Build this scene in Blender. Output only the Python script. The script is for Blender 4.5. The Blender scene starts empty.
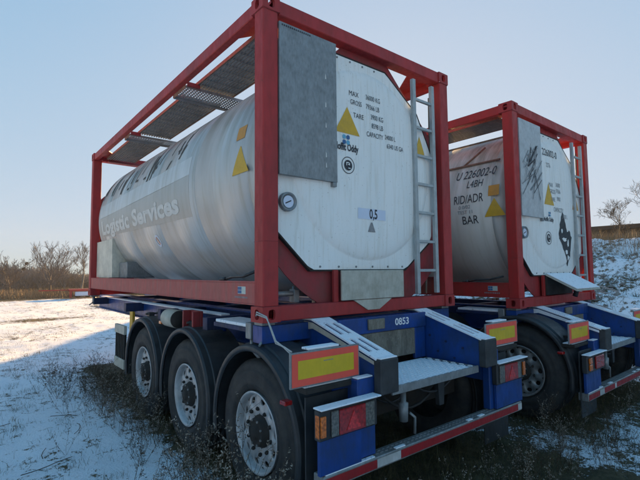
import bpy, bmesh, math, random
import numpy as np
from mathutils import Vector, Matrix, noise as mnoise

R = math.radians
PI = math.pi
S = bpy.context.scene
COL = S.collection
random.seed(7)
rng = np.random.default_rng(11)

# ------------------------------------------------------------------ camera, sky, sun, exposure
ZC = 1.38                                   # height of the containers' bottom above the ground
CAM = Vector((-1.7357, -2.8463, ZC + 0.3813))
YAW, PITCH, ROLL = 0.6776, 0.0723, -0.0097
SUN_AZ, SUN_EL = R(48), R(10)              # azimuth clockwise from +Y
EXPOSURE = 2.2
SKY = 0.15
SUN = 4.4

fwd = Vector((math.sin(YAW) * math.cos(PITCH), math.cos(YAW) * math.cos(PITCH), math.sin(PITCH)))
right = Vector((math.cos(YAW), -math.sin(YAW), 0))
up = right.cross(fwd)
r2 = right * math.cos(ROLL) + up * math.sin(ROLL)
u2 = -right * math.sin(ROLL) + up * math.cos(ROLL)
cd = bpy.data.cameras.new('camera')
cam = bpy.data.objects.new('camera', cd)
COL.objects.link(cam)
cam.matrix_world = Matrix(((r2.x, u2.x, -fwd.x, CAM.x), (r2.y, u2.y, -fwd.y, CAM.y), (r2.z, u2.z, -fwd.z, CAM.z), (0, 0, 0, 1)))
cd.sensor_width = 36
cd.lens = 438.68 / 640 * 36
cd.clip_start = 0.05
cd.clip_end = 6000
S.camera = cam

world = bpy.data.worlds.new('World')
S.world = world
world.use_nodes = True
wn = world.node_tree
wn.nodes.clear()
wo = wn.nodes.new('ShaderNodeOutputWorld')
wb = wn.nodes.new('ShaderNodeBackground')
sk = wn.nodes.new('ShaderNodeTexSky')
sk.sky_type = 'NISHITA'
sk.sun_disc = False
sk.sun_elevation = SUN_EL
sk.sun_rotation = SUN_AZ
sk.air_density = 1.0
sk.dust_density = 0.7
sk.ozone_density = 2.2
wb.inputs['Strength'].default_value = SKY
# the glow round the low sun is compressed per channel, as thin high haze whitens it: c / (A + K * c)
ma = wn.nodes.new('ShaderNodeVectorMath')
ma.operation = 'MULTIPLY_ADD'
SKY_K, SKY_A = 0.95, 0.42
ma.inputs[1].default_value = (SKY_K,) * 3
ma.inputs[2].default_value = (SKY_A,) * 3
wn.links.new(sk.outputs[0], ma.inputs[0])
dv = wn.nodes.new('ShaderNodeVectorMath')
dv.operation = 'DIVIDE'
wn.links.new(sk.outputs[0], dv.inputs[0])
wn.links.new(ma.outputs[0], dv.inputs[1])
hs = wn.nodes.new('ShaderNodeHueSaturation')
hs.inputs['Saturation'].default_value = 2.1
wn.links.new(dv.outputs[0], hs.inputs['Color'])
tn = wn.nodes.new('ShaderNodeVectorMath')
tn.operation = 'MULTIPLY'
tn.inputs[1].default_value = (0.86, 1.0, 1.18)      # the camera's cool white balance
wn.links.new(hs.outputs[0], tn.inputs[0])
wn.links.new(tn.outputs[0], wb.inputs[0])
wn.links.new(wb.outputs[0], wo.inputs[0])

sl = bpy.data.lights.new('sun', 'SUN')
sl.energy = SUN
sl.angle = R(0.5)
sl.color = (1.0, 0.60, 0.25)
so = bpy.data.objects.new('sun', sl)
COL.objects.link(so)
sd = Vector((math.sin(SUN_AZ) * math.cos(SUN_EL), math.cos(SUN_AZ) * math.cos(SUN_EL), math.sin(SUN_EL)))
so.rotation_euler = sd.to_track_quat('Z', 'Y').to_euler()

S.view_settings.view_transform = 'Standard'
S.view_settings.look = 'None'
S.view_settings.gamma = 1
S.view_settings.exposure = EXPOSURE
S.render.engine = 'CYCLES'

# ------------------------------------------------------------------ materials
def nodes(name):
    m = bpy.data.materials.new(name)
    m.use_nodes = True
    nt = m.node_tree
    return m, nt, nt.nodes['Principled BSDF']

def N(nt, t, **kw):
    n = nt.nodes.new(t)
    for k, v in kw.items():
        if hasattr(n, k) and k not in n.inputs:
            setattr(n, k, v)
        else:
            n.inputs[k].default_value = v
    return n

def tex(nt, scale, stretch=(1, 1, 1), detail=6, rough=0.6, coord='Object'):
    tc = N(nt, 'ShaderNodeTexCoord')
    mp = N(nt, 'ShaderNodeMapping')
    mp.inputs['Scale'].default_value = stretch
    nt.links.new(tc.outputs[coord], mp.inputs[0])
    n = N(nt, 'ShaderNodeTexNoise')
    n.inputs['Scale'].default_value = scale
    n.inputs['Detail'].default_value = detail
    n.inputs['Roughness'].default_value = rough
    nt.links.new(mp.outputs[0], n.inputs['Vector'])
    return n

def ramp(nt, src, stops):
    r = N(nt, 'ShaderNodeValToRGB')
    e = r.color_ramp.elements
    while len(e) < len(stops):
        e.new(0.5)
    for i, (p, c) in enumerate(stops):
        e[i].position = p
        e[i].color = c if len(c) == 4 else (*c, 1)
    nt.links.new(src, r.inputs[0])
    return r

def mixc(nt, fac, a, b, mode='MIX'):
    m = N(nt, 'ShaderNodeMix')
    m.data_type = 'RGBA'
    m.blend_type = mode
    for sock, v in ((m.inputs[0], fac), (m.inputs[6], a), (m.inputs[7], b)):
        if hasattr(v, 'links') or isinstance(v, bpy.types.NodeSocket):
            nt.links.new(v, sock)
        else:
            sock.default_value = v if not isinstance(v, tuple) or len(v) == 4 else (*v, 1)
    return m.outputs[2]

def bump(nt, bs, src, strength=0.2, dist=0.01):
    b = N(nt, 'ShaderNodeBump')
    b.inputs['Strength'].default_value = strength
    b.inputs['Distance'].default_value = dist
    nt.links.new(src, b.inputs['Height'])
    nt.links.new(b.outputs[0], bs.inputs['Normal'])

def W(c):
    return tuple(c)

def worn(name, col, dirt, amount=0.5, rough=0.45, metal=0.0, scale=6, stretch=(1, 1, 1), chips=None, chip_at=0.68, bmp=0.15, spec=0.5):
    """paint or metal with dirt in broad patches, streaks and optional chips of another colour"""
    m, nt, bs = nodes(name)
    n1 = tex(nt, scale, stretch)
    n2 = tex(nt, scale * 7, (1, 1, 0.35))
    f = ramp(nt, n1.outputs[0], [(0.38, (0, 0, 0)), (0.72, (amount,) * 3)])
    c = mixc(nt, f.outputs[0], W(col), W(dirt))
    f2 = ramp(nt, n2.outputs[0], [(0.45, (0, 0, 0)), (0.75, (amount * 0.6,) * 3)])
    c = mixc(nt, f2.outputs[0], c, W(dirt))
    if chips:
        n3 = tex(nt, scale * 9, (1, 1, 1), 8, 0.7)
        f3 = ramp(nt, n3.outputs[0], [(chip_at, (0, 0, 0)), (chip_at + 0.02, (1, 1, 1))])
        c = mixc(nt, f3.outputs[0], c, W(chips))
    nt.links.new(c, bs.inputs['Base Color'])
    rr = ramp(nt, n2.outputs[0], [(0.3, (rough - 0.08,) * 3), (0.7, (min(1, rough + 0.2),) * 3)])
    nt.links.new(rr.outputs[0], bs.inputs['Roughness'])
    bs.inputs['Metallic'].default_value = metal
    bs.inputs['Specular IOR Level'].default_value = spec
    bump(nt, bs, n2.outputs[0], bmp, 0.004)
    return m

M = {}
M['red'] = worn('red_paint', (0.43, 0.038, 0.038), (0.22, 0.042, 0.04), 0.8, 0.5, spec=0.3, chips=(0.10, 0.045, 0.03), chip_at=0.665, scale=3, stretch=(1, 1, 0.3), bmp=0.35)
M['red_faded_lit'] = worn('faded_warm_lit_red_paint', (0.46, 0.085, 0.075), (0.30, 0.12, 0.10), 0.8, 0.6, chips=(0.12, 0.05, 0.035), chip_at=0.69, scale=5, stretch=(1, 2.5, 0.15))  # pinkish fade with warm side light mixed into the colour
M['red_dark'] = worn('dark_red_paint', (0.30, 0.022, 0.03), (0.14, 0.05, 0.04), 0.7, 0.5, scale=5)
M['red_bright'] = worn('bright_red_paint', (0.44, 0.024, 0.024), (0.24, 0.04, 0.03), 0.8, 0.45, spec=0.3, chips=(0.10, 0.045, 0.03), chip_at=0.68, scale=3, stretch=(1, 1, 0.3), bmp=0.35)
M['blue'] = worn('blue_paint', (0.004, 0.052, 0.26), (0.012, 0.034, 0.085), 0.8, 0.35, chips=(0.06, 0.03, 0.02), chip_at=0.69, scale=4)
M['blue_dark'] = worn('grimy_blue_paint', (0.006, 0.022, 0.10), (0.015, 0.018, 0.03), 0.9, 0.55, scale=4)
M['black'] = worn('black_plastic', (0.018, 0.02, 0.023), (0.05, 0.055, 0.06), 0.6, 0.42, scale=5)
M['black_matt'] = worn('black_grime', (0.014, 0.013, 0.012), (0.04, 0.034, 0.028), 0.8, 0.85, scale=6)
M['rubber'] = worn('tyre_rubber', (0.014, 0.015, 0.017), (0.045, 0.044, 0.042), 0.6, 0.7, scale=7, bmp=0.4)
M['buffer'] = worn('buffer_rubber', (0.02, 0.023, 0.026), (0.06, 0.065, 0.07), 0.7, 0.6, scale=9)
M['alu'] = worn('aluminium', (0.50, 0.51, 0.52), (0.20, 0.19, 0.18), 0.5, 0.42, metal=0.35, scale=5)
M['alu_dull'] = worn('dull_aluminium', (0.34, 0.35, 0.35), (0.13, 0.12, 0.11), 0.8, 0.5, metal=0.6, scale=6)
M['galv'] = worn('galvanised_steel', (0.30, 0.32, 0.33), (0.17, 0.18, 0.18), 0.7, 0.5, metal=0.55, scale=9)
M['plate_sheen'] = worn('pale_sheen_zinc_sheet', (0.50, 0.54, 0.56), (0.33, 0.35, 0.36), 0.7, 0.42, metal=0.35, scale=9)  # lighter zinc: pale reflection on the right tank's plate put into the colour
M['ladder'] = worn('ladder_steel', (0.42, 0.46, 0.47), (0.25, 0.26, 0.25), 0.5, 0.45, metal=0.3, scale=9)
M['grate'] = worn('grating_steel', (0.22, 0.225, 0.23), (0.12, 0.12, 0.12), 0.8, 0.55, metal=0.3, scale=9)
M['grate_light'] = worn('zinc_plank', (0.36, 0.37, 0.38), (0.20, 0.19, 0.18), 0.6, 0.5, metal=0.4, scale=9)
M['brown_warm_lit'] = worn('brown_warm_lit_steel', (0.30, 0.17, 0.12), (0.15, 0.085, 0.06), 0.8, 0.75, scale=14)  # brown of the gutter; walkway edges take it as painted-in orange light
M['white_box'] = worn('grey_white_steel', (0.50, 0.49, 0.42), (0.28, 0.26, 0.20), 0.7, 0.55, scale=7)
M['cabinet'] = worn('cream_cabinet', (0.76, 0.72, 0.60), (0.38, 0.36, 0.30), 0.6, 0.55, scale=5)
M['timber'] = worn('weathered_board', (0.22, 0.20, 0.16), (0.07, 0.06, 0.045), 0.95, 0.85, scale=9, stretch=(1, 1, 0.3), chips=(0.36, 0.35, 0.31), chip_at=0.62, bmp=0.5)
M['dark_cladding'] = worn('dark_barn_cladding', (0.035, 0.036, 0.036), (0.06, 0.055, 0.05), 0.6, 0.9, scale=2, spec=0.1)
M['rope'] = worn('grey_rope', (0.48, 0.48, 0.46), (0.25, 0.25, 0.24), 0.6, 0.8, scale=40)
M['text_black'] = worn('black_lettering', (0.02, 0.022, 0.03), (0.12, 0.12, 0.13), 0.3, 0.6, scale=20)
M['text_faint'] = worn('faded_grey_lettering', (0.16, 0.17, 0.18), (0.4, 0.4, 0.4), 0.6, 0.6, scale=20)
M['text_white'] = worn('pale_lettering', (0.70, 0.70, 0.66), (0.50, 0.50, 0.48), 0.6, 0.5, scale=9)
M['text_num'] = worn('white_number_lettering', (0.75, 0.78, 0.8), (0.5, 0.5, 0.52), 0.3, 0.5, scale=20)
M['decal_blue'] = worn('blue_print', (0.03, 0.12, 0.30), (0.06, 0.12, 0.2), 0.4, 0.5, scale=20)
M['decal_cyan'] = worn('light_blue_print', (0.12, 0.42, 0.62), (0.1, 0.3, 0.42), 0.4, 0.5, scale=20)
M['label_blue'] = worn('pale_blue_label', (0.62, 0.70, 0.84), (0.55, 0.62, 0.74), 0.4, 0.45, scale=12)
M['yellow'] = worn('yellow_label', (0.66, 0.40, 0.025), (0.42, 0.27, 0.05), 0.5, 0.5, scale=12)
M['orange_label'] = worn('orange_label', (0.60, 0.27, 0.03), (0.42, 0.22, 0.06), 0.5, 0.5, scale=12)
M['reflex_red'] = worn('fluorescent_red_reflector', (0.86, 0.095, 0.06), (0.66, 0.09, 0.06), 0.4, 0.4, scale=7, bmp=0.02)
M['reflex_yellow'] = worn('yellow_reflector', (0.66, 0.45, 0.015), (0.44, 0.33, 0.02), 0.5, 0.4, scale=7, bmp=0.02)
M['stripe_red'] = worn('red_reflective_tape', (0.36, 0.012, 0.018), (0.16, 0.015, 0.015), 0.6, 0.4, scale=9)
M['stripe_white'] = worn('white_reflective_tape', (0.55, 0.55, 0.54), (0.3, 0.3, 0.28), 0.7, 0.45, scale=9)
M['sticker'] = worn('white_sticker', (0.55, 0.6, 0.55), (0.35, 0.4, 0.35), 0.4, 0.5, scale=20)
M['green'] = worn('green_print', (0.05, 0.22, 0.08), (0.03, 0.1, 0.04), 0.4, 0.5, scale=20)
M['peel'] = worn('peeled_label_residue', (0.030, 0.032, 0.036), (0.07, 0.075, 0.08), 0.7, 0.7, scale=16, chips=(0.5, 0.5, 0.45), chip_at=0.72)
M['concrete'] = worn('grey_concrete', (0.3, 0.3, 0.29), (0.18, 0.17, 0.15), 0.6, 0.9, scale=3)

def m_tyre():
    m, nt, bs = nodes('tyre_tread_rubber')
    tc = N(nt, 'ShaderNodeTexCoord')
    sp = N(nt, 'ShaderNodeSeparateXYZ')
    nt.links.new(tc.outputs['Object'], sp.inputs[0])
    def mth(op, a, b=None, c=None):
        n = N(nt, 'ShaderNodeMath', operation=op)
        for i, v in enumerate((a, b, c)):
            if v is None:
                continue
            if isinstance(v, (int, float)):
                n.inputs[i].default_value = v
            else:
                nt.links.new(v, n.inputs[i])
        return n.outputs[0]
    ang = mth('ARCTAN2', sp.outputs[2], sp.outputs[1])
    rad = mth('SQRT', mth('ADD', mth('MULTIPLY', sp.outputs[1], sp.outputs[1]), mth('MULTIPLY', sp.outputs[2], sp.outputs[2])))
    lug = mth('GREATER_THAN', mth('SINE', mth('MULTIPLY', ang, 52.0)), 0.25)
    lug = mth('MULTIPLY', lug, mth('GREATER_THAN', rad, 0.497))
    # raised moulded marks in two arcs of the sidewall
    mark = mth('GREATER_THAN', mth('SINE', mth('MULTIPLY', ang, 95.0)), -0.1)
    arc = mth('GREATER_THAN', mth('SINE', mth('MULTIPLY', ang, 2.0)), 0.35)
    band = mth('MULTIPLY', mth('GREATER_THAN', rad, 0.405), mth('LESS_THAN', rad, 0.428))
    mk = mth('MULTIPLY', mth('MULTIPLY', mark, arc), band)
    rib = mth('MULTIPLY', mth('SINE', mth('MULTIPLY', rad, 900.0)), mth('MULTIPLY', mth('LESS_THAN', rad, 0.36), 0.25))
    n = tex(nt, 14, (1, 1, 1), 6)
    hgt = mth('ADD', mth('ADD', mth('MULTIPLY', lug, 1.2), mk), mth('ADD', rib, mth('MULTIPLY', n.outputs[0], 0.5)))
    bump(nt, bs, hgt, 0.8, 0.006)
    dirt = ramp(nt, tex(nt, 6, (1, 1, 1), 7, 0.7).outputs[0], [(0.40, (0.013, 0.014, 0.016)), (0.62, (0.040, 0.037, 0.033)), (0.78, (0.085, 0.078, 0.068))])
    nt.links.new(dirt.outputs[0], bs.inputs['Base Color'])
    bs.inputs['Roughness'].default_value = 0.72
    return m
M['tyre'] = m_tyre()

def lens(name, col):
    m, nt, bs = nodes(name)
    n = tex(nt, 60, (1, 1, 1), 2)
    c = ramp(nt, n.outputs[0], [(0.35, tuple(x * 0.45 for x in col)), (0.65, col)])
    nt.links.new(c.outputs[0], bs.inputs['Base Color'])
    bs.inputs['Roughness'].default_value = 0.18
    bs.inputs['Coat Weight'].default_value = 0.5
    bump(nt, bs, n.outputs[0], 0.4, 0.003)
    return m
M['lens_red'] = lens('red_lamp_lens', (0.42, 0.012, 0.012))
M['lens_bright'] = lens('bright_red_reflector', (0.75, 0.03, 0.03))
M['lens_orange'] = lens('orange_lamp_lens', (0.75, 0.17, 0.012))
M['lens_clear'] = lens('smoky_lamp_lens', (0.16, 0.15, 0.13))

def m_panel():
    m, nt, bs = nodes('white_end_panel')
    n1 = tex(nt, 2.2, (1, 1, 0.25))
    n2 = tex(nt, 34, (1, 1, 0.06), 4)
    c = ramp(nt, n1.outputs[0], [(0.35, (0.78, 0.81, 0.79)), (0.65, (0.85, 0.87, 0.85))])
    f = ramp(nt, n2.outputs[0], [(0.50, (0, 0, 0)), (0.78, (0.42,) * 3)])
    c2 = mixc(nt, f.outputs[0], c.outputs[0], (0.50, 0.47, 0.36))
    n3 = tex(nt, 55, (1, 1, 1), 3)
    f3 = ramp(nt, n3.outputs[0], [(0.66, (0, 0, 0)), (0.72, (0.55,) * 3)])
    c3 = mixc(nt, f3.outputs[0], c2, (0.3, 0.26, 0.2))
    nt.links.new(c3, bs.inputs['Base Color'])
    bs.inputs['Roughness'].default_value = 0.42
    bump(nt, bs, n1.outputs[0], 0.25, 0.02)
    return m
M['panel'] = m_panel()

def m_barrel(name, base, tint, streak, metal, rough, ghost=None):
    """tank cladding: streaks run down, broad dents"""
    m, nt, bs = nodes(name)
    n1 = tex(nt, 1.3, (1, 1, 0.35), 5)
    n2 = tex(nt, 13, (0.15, 1, 0.08), 6, 0.65)
    n3 = tex(nt, 5.0, (0.2, 1, 0.12), 5, 0.7)
    c = ramp(nt, n1.outputs[0], [(0.35, base), (0.68, tint)])
    f = ramp(nt, n2.outputs[0], [(0.48, (0, 0, 0)), (0.74, (0.65,) * 3)])
    c2 = mixc(nt, f.outputs[0], c.outputs[0], streak)
    # rain streaks are stronger on the upper half
    g = N(nt, 'ShaderNodeTexCoord')
    sep = N(nt, 'ShaderNodeSeparateXYZ')
    nt.links.new(g.outputs['Object'], sep.inputs[0])
    hgt = ramp(nt, sep.outputs[2], [(0.0, (0, 0, 0)), (1.0, (1, 1, 1))])
    mr = N(nt, 'ShaderNodeMapRange')
    mr.inputs[1].default_value = 1.2
    mr.inputs[2].default_value = 2.3
    nt.links.new(sep.outputs[2], mr.inputs[0])
    f3 = ramp(nt, n3.outputs[0], [(0.42, (0, 0, 0)), (0.60, (1, 1, 1))])
    mm = N(nt, 'ShaderNodeMath', operation='MULTIPLY')
    nt.links.new(mr.outputs[0], mm.inputs[0])
    nt.links.new(f3.outputs[0], mm.inputs[1])
    m2 = N(nt, 'ShaderNodeMath', operation='MULTIPLY')
    nt.links.new(mm.outputs[0], m2.inputs[0])
    m2.inputs[1].default_value = 0.95
    c3 = mixc(nt, m2.outputs[0], c2, (0.27, 0.255, 0.19))
    nt.links.new(c3, bs.inputs['Base Color'])
    bs.inputs['Metallic'].default_value = metal
    bs.inputs['Roughness'].default_value = rough
    nd = tex(nt, 1.4, (1, 1, 1), 3)
    bump(nt, bs, nd.outputs[0], 0.22, 0.03)
    return m
M['barrel'] = m_barrel('grey_tank_cladding', (0.62, 0.63, 0.62), (0.53, 0.535, 0.52), (0.38, 0.355, 0.27), 0.25, 0.38)
M['barrel_white'] = m_barrel('cream_tank_cladding', (0.72, 0.71, 0.65), (0.63, 0.62, 0.57), (0.46, 0.43, 0.35), 0.0, 0.45)
M['ghost'] = m_barrel('ghost_livery', (0.46, 0.46, 0.44), (0.40, 0.40, 0.38), (0.34, 0.33, 0.27), 0.2, 0.4)
M['ghost_light'] = m_barrel('ghost_livery_pale', (0.63, 0.66, 0.67), (0.55, 0.58, 0.58), (0.42, 0.42, 0.36), 0.2, 0.4)
M['residue'] = worn('black_letter_residue', (0.035, 0.035, 0.035), (0.16, 0.15, 0.12), 0.7, 0.7, scale=16)

def m_snow(name='snow'):
    m, nt, bs = nodes(name)
    n = tex(nt, 14, (1, 1, 1), 5)
    c = ramp(nt, n.outputs[0], [(0.3, (0.72, 0.76, 0.80)), (0.7, (0.84, 0.86, 0.88))])
    nt.links.new(c.outputs[0], bs.inputs['Base Color'])
    bs.inputs['Roughness'].default_value = 0.7
    bump(nt, bs, n.outputs[0], 0.4, 0.01)
    return m
M['snow'] = m_snow()

def m_frost():
    """thin snow dusting with the surface showing through in specks"""
    m, nt, bs = nodes('snow_dusting')
    n = tex(nt, 30, (1, 1, 1), 6, 0.7)
    c = ramp(nt, n.outputs[0], [(0.30, (0.28, 0.32, 0.38)), (0.42, (0.84, 0.88, 0.93))])
    nt.links.new(c.outputs[0], bs.inputs['Base Color'])
    bs.inputs['Roughness'].default_value = 0.7
    bump(nt, bs, n.outputs[0], 0.6, 0.008)
    return m
M['frost'] = m_frost()

def m_ground():
    m, nt, bs = nodes('snowy_ground')
    a = tex(nt, 0.55, (1, 1, 1), 6, 0.6)
    b = tex(nt, 5.5, (1, 1, 1), 8, 0.72)
    c = tex(nt, 38, (1, 1, 1), 5, 0.7)
    add = N(nt, 'ShaderNodeMath', operation='MULTIPLY_ADD')
    nt.links.new(a.outputs[0], add.inputs[0])
    add.inputs[1].default_value = 0.55
    nt.links.new(b.outputs[0], add.inputs[2])
    add2 = N(nt, 'ShaderNodeMath', operation='MULTIPLY_ADD')
    nt.links.new(c.outputs[0], add2.inputs[0])
    add2.inputs[1].default_value = 0.62
    nt.links.new(add.outputs[0], add2.inputs[2])
    # attribute 'bare' (0..1) written per vertex: where the snow is thin
    at = N(nt, 'ShaderNodeAttribute')
    at.attribute_name = 'bare'
    add3 = N(nt, 'ShaderNodeMath', operation='MULTIPLY_ADD')
    nt.links.new(at.outputs['Fac'], add3.inputs[0])
    add3.inputs[1].default_value = 0.62
    nt.links.new(add2.outputs[0], add3.inputs[2])
    soil = ramp(nt, b.outputs[0], [(0.3, (0.030, 0.024, 0.016)), (0.5, (0.065, 0.055, 0.030)), (0.72, (0.17, 0.135, 0.080))])
    snow = ramp(nt, c.outputs[0], [(0.3, (0.76, 0.81, 0.87)), (0.7, (0.88, 0.91, 0.94))])
    f = ramp(nt, add3.outputs[0], [(0.60, (0, 0, 0)), (0.70, (1, 1, 1))])
    # ramp input is 0..1, the sum runs to about 2: halve it first
    hv = N(nt, 'ShaderNodeMath', operation='MULTIPLY')
    nt.links.new(add3.outputs[0], hv.inputs[0])
    hv.inputs[1].default_value = 0.46
    nt.links.new(hv.outputs[0], f.inputs[0])
    col = mixc(nt, f.outputs[0], snow.outputs[0], soil.outputs[0])
    nt.links.new(col, bs.inputs['Base Color'])
    bs.inputs['Roughness'].default_value = 0.85
    bs.inputs['Specular IOR Level'].default_value = 0.2
    bump(nt, bs, add2.outputs[0], 0.7, 0.04)
    return m, f
M['ground'], GF = m_ground()
GF.color_ramp.elements[0].position = 0.535
GF.color_ramp.elements[1].position = 0.560

def m_blade(name, stops, coordscale=3.0):
    m, nt, bs = nodes(name)
    n = tex(nt, coordscale, (1, 1, 1), 3)
    n2 = tex(nt, coordscale * 25, (1, 1, 1), 1)
    mx = N(nt, 'ShaderNodeMath', operation='MULTIPLY_ADD')
    nt.links.new(n.outputs[0], mx.inputs[0])
    mx.inputs[1].default_value = 0.5
    h = N(nt, 'ShaderNodeMath', operation='MULTIPLY')
    nt.links.new(n2.outputs[0], h.inputs[0])
    h.inputs[1].default_value = 0.5
    nt.links.new(h.outputs[0], mx.inputs[2])
    c = ramp(nt, mx.outputs[0], stops)
    nt.links.new(c.outputs[0], bs.inputs['Base Color'])
    bs.inputs['Roughness'].default_value = 0.8
    bs.inputs['Specular IOR Level'].default_value = 0.15
    return m
M['grass'] = m_blade('withered_grass', [(0.36, (0.030, 0.036, 0.016)), (0.5, (0.085, 0.080, 0.035)), (0.66, (0.22, 0.165, 0.085))])
M['grass_green'] = m_blade('winter_green_grass', [(0.36, (0.024, 0.026, 0.013)), (0.50, (0.060, 0.056, 0.028)), (0.66, (0.18, 0.135, 0.075))])
M['weed'] = m_blade('dry_weed_stem', [(0.4, (0.040, 0.030, 0.020)), (0.6, (0.13, 0.095, 0.062))])
M['weed_pale'] = m_blade('pale_seed_heads', [(0.4, (0.18, 0.15, 0.12)), (0.6, (0.42, 0.36, 0.29))])
M['reed'] = m_blade('dry_reed', [(0.36, (0.13, 0.09, 0.055)), (0.5, (0.25, 0.175, 0.10)), (0.66, (0.36, 0.28, 0.18))], 0.6)
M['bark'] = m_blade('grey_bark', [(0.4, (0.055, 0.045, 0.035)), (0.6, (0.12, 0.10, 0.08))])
M['twig_far'] = m_blade('hazed_distant_twigs', [(0.38, (0.12, 0.105, 0.10)), (0.62, (0.22, 0.195, 0.18))], 0.3)  # paled: the haze of distance is put into the twig colour
M['mistle'] = m_blade('mistletoe', [(0.4, (0.025, 0.022, 0.012)), (0.6, (0.06, 0.055, 0.03))])
M['stone'] = m_blade('rubble_stone', [(0.4, (0.12, 0.11, 0.10)), (0.6, (0.34, 0.33, 0.31))])

# ------------------------------------------------------------------ mesh helpers
class MB:
    def __init__(self):
        self.bm = bmesh.new()
    def _bev(self, geom, b):
        if b > 0:
            edges = [e for e in geom if isinstance(e, bmesh.types.BMEdge)]
            bmesh.ops.bevel(self.bm, geom=edges, offset=b, segments=1, affect='EDGES')
    def box(self, x0, x1, y0, y1, z0, z1, bev=0.003):
        bm = self.bm
        v = [bm.verts.new((x, y, z)) for x in (x0, x1) for y in (y0, y1) for z in (z0, z1)]
        fs = [bm.faces.new([v[i] for i in q]) for q in ((0, 1, 3, 2), (4, 6, 7, 5), (0, 4, 5, 1), (2, 3, 7, 6), (0, 2, 6, 4), (1, 5, 7, 3))]
        if bev:
            bev = min(bev, 0.3 * min(abs(x1 - x0), abs(y1 - y0), abs(z1 - z0)))
            self._bev(list({e for f in fs for e in f.edges}), bev)
        return self
    def prism(self, poly, axis, a, b, bev=0.0):
        """poly: list of 2-D points in the plane across axis; order kept as (y,z), (x,z) or (x,y)"""
        bm = self.bm
        def P(p, t):
            return {'x': (t, p[0], p[1]), 'y': (p[0], t, p[1]), 'z': (p[0], p[1], t)}[axis]
        A = [bm.verts.new(P(p, a)) for p in poly]
        B = [bm.verts.new(P(p, b)) for p in poly]
        n = len(poly)
        fs = [bm.faces.new(A), bm.faces.new(B[::-1])]
        for i in range(n):
            fs.append(bm.faces.new((A[i], B[i], B[(i + 1) % n], A[(i + 1) % n])))
        bmesh.ops.recalc_face_normals(bm, faces=fs)
        if bev:
            self._bev(list({e for f in fs for e in f.edges}), bev)
        return self
    def beam(self, p, q, w, h, bev=0.002, upv=(0, 0, 1)):
        """box of section w x h from p to q"""
        bm = self.bm
        p, q = Vector(p), Vector(q)
        d = (q - p).normalized()
        s = d.cross(Vector(upv)).normalized() * w / 2
        u = s.normalized().cross(d) * h / 2
        v = [bm.verts.new(c + i * s + j * u) for c in (p, q) for i in (-1, 1) for j in (-1, 1)]
        fs = [bm.faces.new([v[i] for i in k]) for k in ((0, 1, 3, 2), (4, 6, 7, 5), (0, 4, 5, 1), (2, 3, 7, 6), (0, 2, 6, 4), (1, 5, 7, 3))]
        if bev:
            self._bev(list({e for f in fs for e in f.edges}), min(bev, 0.3 * min(w, h)))
        return self
    def tube(self, pts, r, n=8, caps=True):
        bm = self.bm
        pts = [Vector(p) for p in pts]
        rs = r if isinstance(r, (list, tuple)) else [r] * len(pts)
        rings = []
        for i, p in enumerate(pts):
            d = (pts[min(i + 1, len(pts) - 1)] - pts[max(i - 1, 0)]).normalized()
            a = Vector((0, 0, 1)) if abs(d.z) < 0.9 else Vector((1, 0, 0))
            s = d.cross(a).normalized()
            u = s.cross(d)
            rings.append([bm.verts.new(p + (s * math.cos(t) + u * math.sin(t)) * rs[i]) for t in (2 * PI * k / n for k in range(n))])
        for A, B in zip(rings, rings[1:]):
            for k in range(n):
                f = bm.faces.new((A[k], A[(k + 1) % n], B[(k + 1) % n], B[k]))
                f.smooth = True
        if caps:
            bm.faces.new(rings[0][::-1])
            bm.faces.new(rings[-1])
        return self
    def lathe(self, prof, c, axis, n=48, smooth=True, a0=0.0, a1=2 * PI):
        """prof: (along axis, radius); c: centre point"""
        bm = self.bm
        full = abs(a1 - a0 - 2 * PI) < 1e-6
        m = n if full else n + 1
        def P(t, r, a):
            if axis == 'x':
                return (c[0] + t, c[1] + r * math.cos(a), c[2] + r * math.sin(a))
            if axis == 'y':
                return (c[0] + r * math.cos(a), c[1] + t, c[2] + r * math.sin(a))
            return (c[0] + r * math.cos(a), c[1] + r * math.sin(a), c[2] + t)
        rings = []
        for t, r in prof:
            if r < 1e-6:
                rings.append([bm.verts.new(P(t, 0, 0))])
            else:
                rings.append([bm.verts.new(P(t, r, a0 + (a1 - a0) * k / n)) for k in range(m)])
        fs = []
        for A, B in zip(rings, rings[1:]):
            for k in range(n):
                k2 = (k + 1) % m
                if len(A) == 1 and len(B) == 1:
                    continue
                if len(A) == 1:
                    f = bm.faces.new((A[0], B[k], B[k2]))
                elif len(B) == 1:
                    f = bm.faces.new((A[k], B[0], A[k2]))
                else:
                    f = bm.faces.new((A[k], B[k], B[k2], A[k2]))
                f.smooth = smooth
                fs.append(f)
        bmesh.ops.recalc_face_normals(bm, faces=fs)
        return self
    def holed(self, o, u, v, w, h, hw, hh, depth, n=16):
        """rectangle o + u*w + v*h with a rounded slot through it and the slot's wall going in by depth"""
        bm = self.bm
        o, u, v = Vector(o), Vector(u), Vector(v)
        nrm = u.cross(v).normalized()
        outer, inner, back = [], [], []
        for k in range(n * 4):
            a = 2 * PI * (k + 0.5) / (n * 4)
            ca, sa = math.cos(a), math.sin(a)
            s = 1 / max(abs(ca), abs(sa))
            outer.append(bm.verts.new(o + u * (w / 2 + ca * s * w / 2) + v * (h / 2 + sa * s * h / 2)))
            e = (abs(ca) ** 3 + abs(sa) ** 3) ** (-1 / 3)
            p = o + u * (w / 2 + ca * e * hw / 2) + v * (h / 2 + sa * e * hh / 2)
            inner.append(bm.verts.new(p))
            back.append(bm.verts.new(p - nrm * depth))
        L = n * 4
        for k in range(L):
            j = (k + 1) % L
            bm.faces.new((outer[k], outer[j], inner[j], inner[k]))
            bm.faces.new((inner[k], inner[j], back[j], back[k]))
        return self
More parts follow.
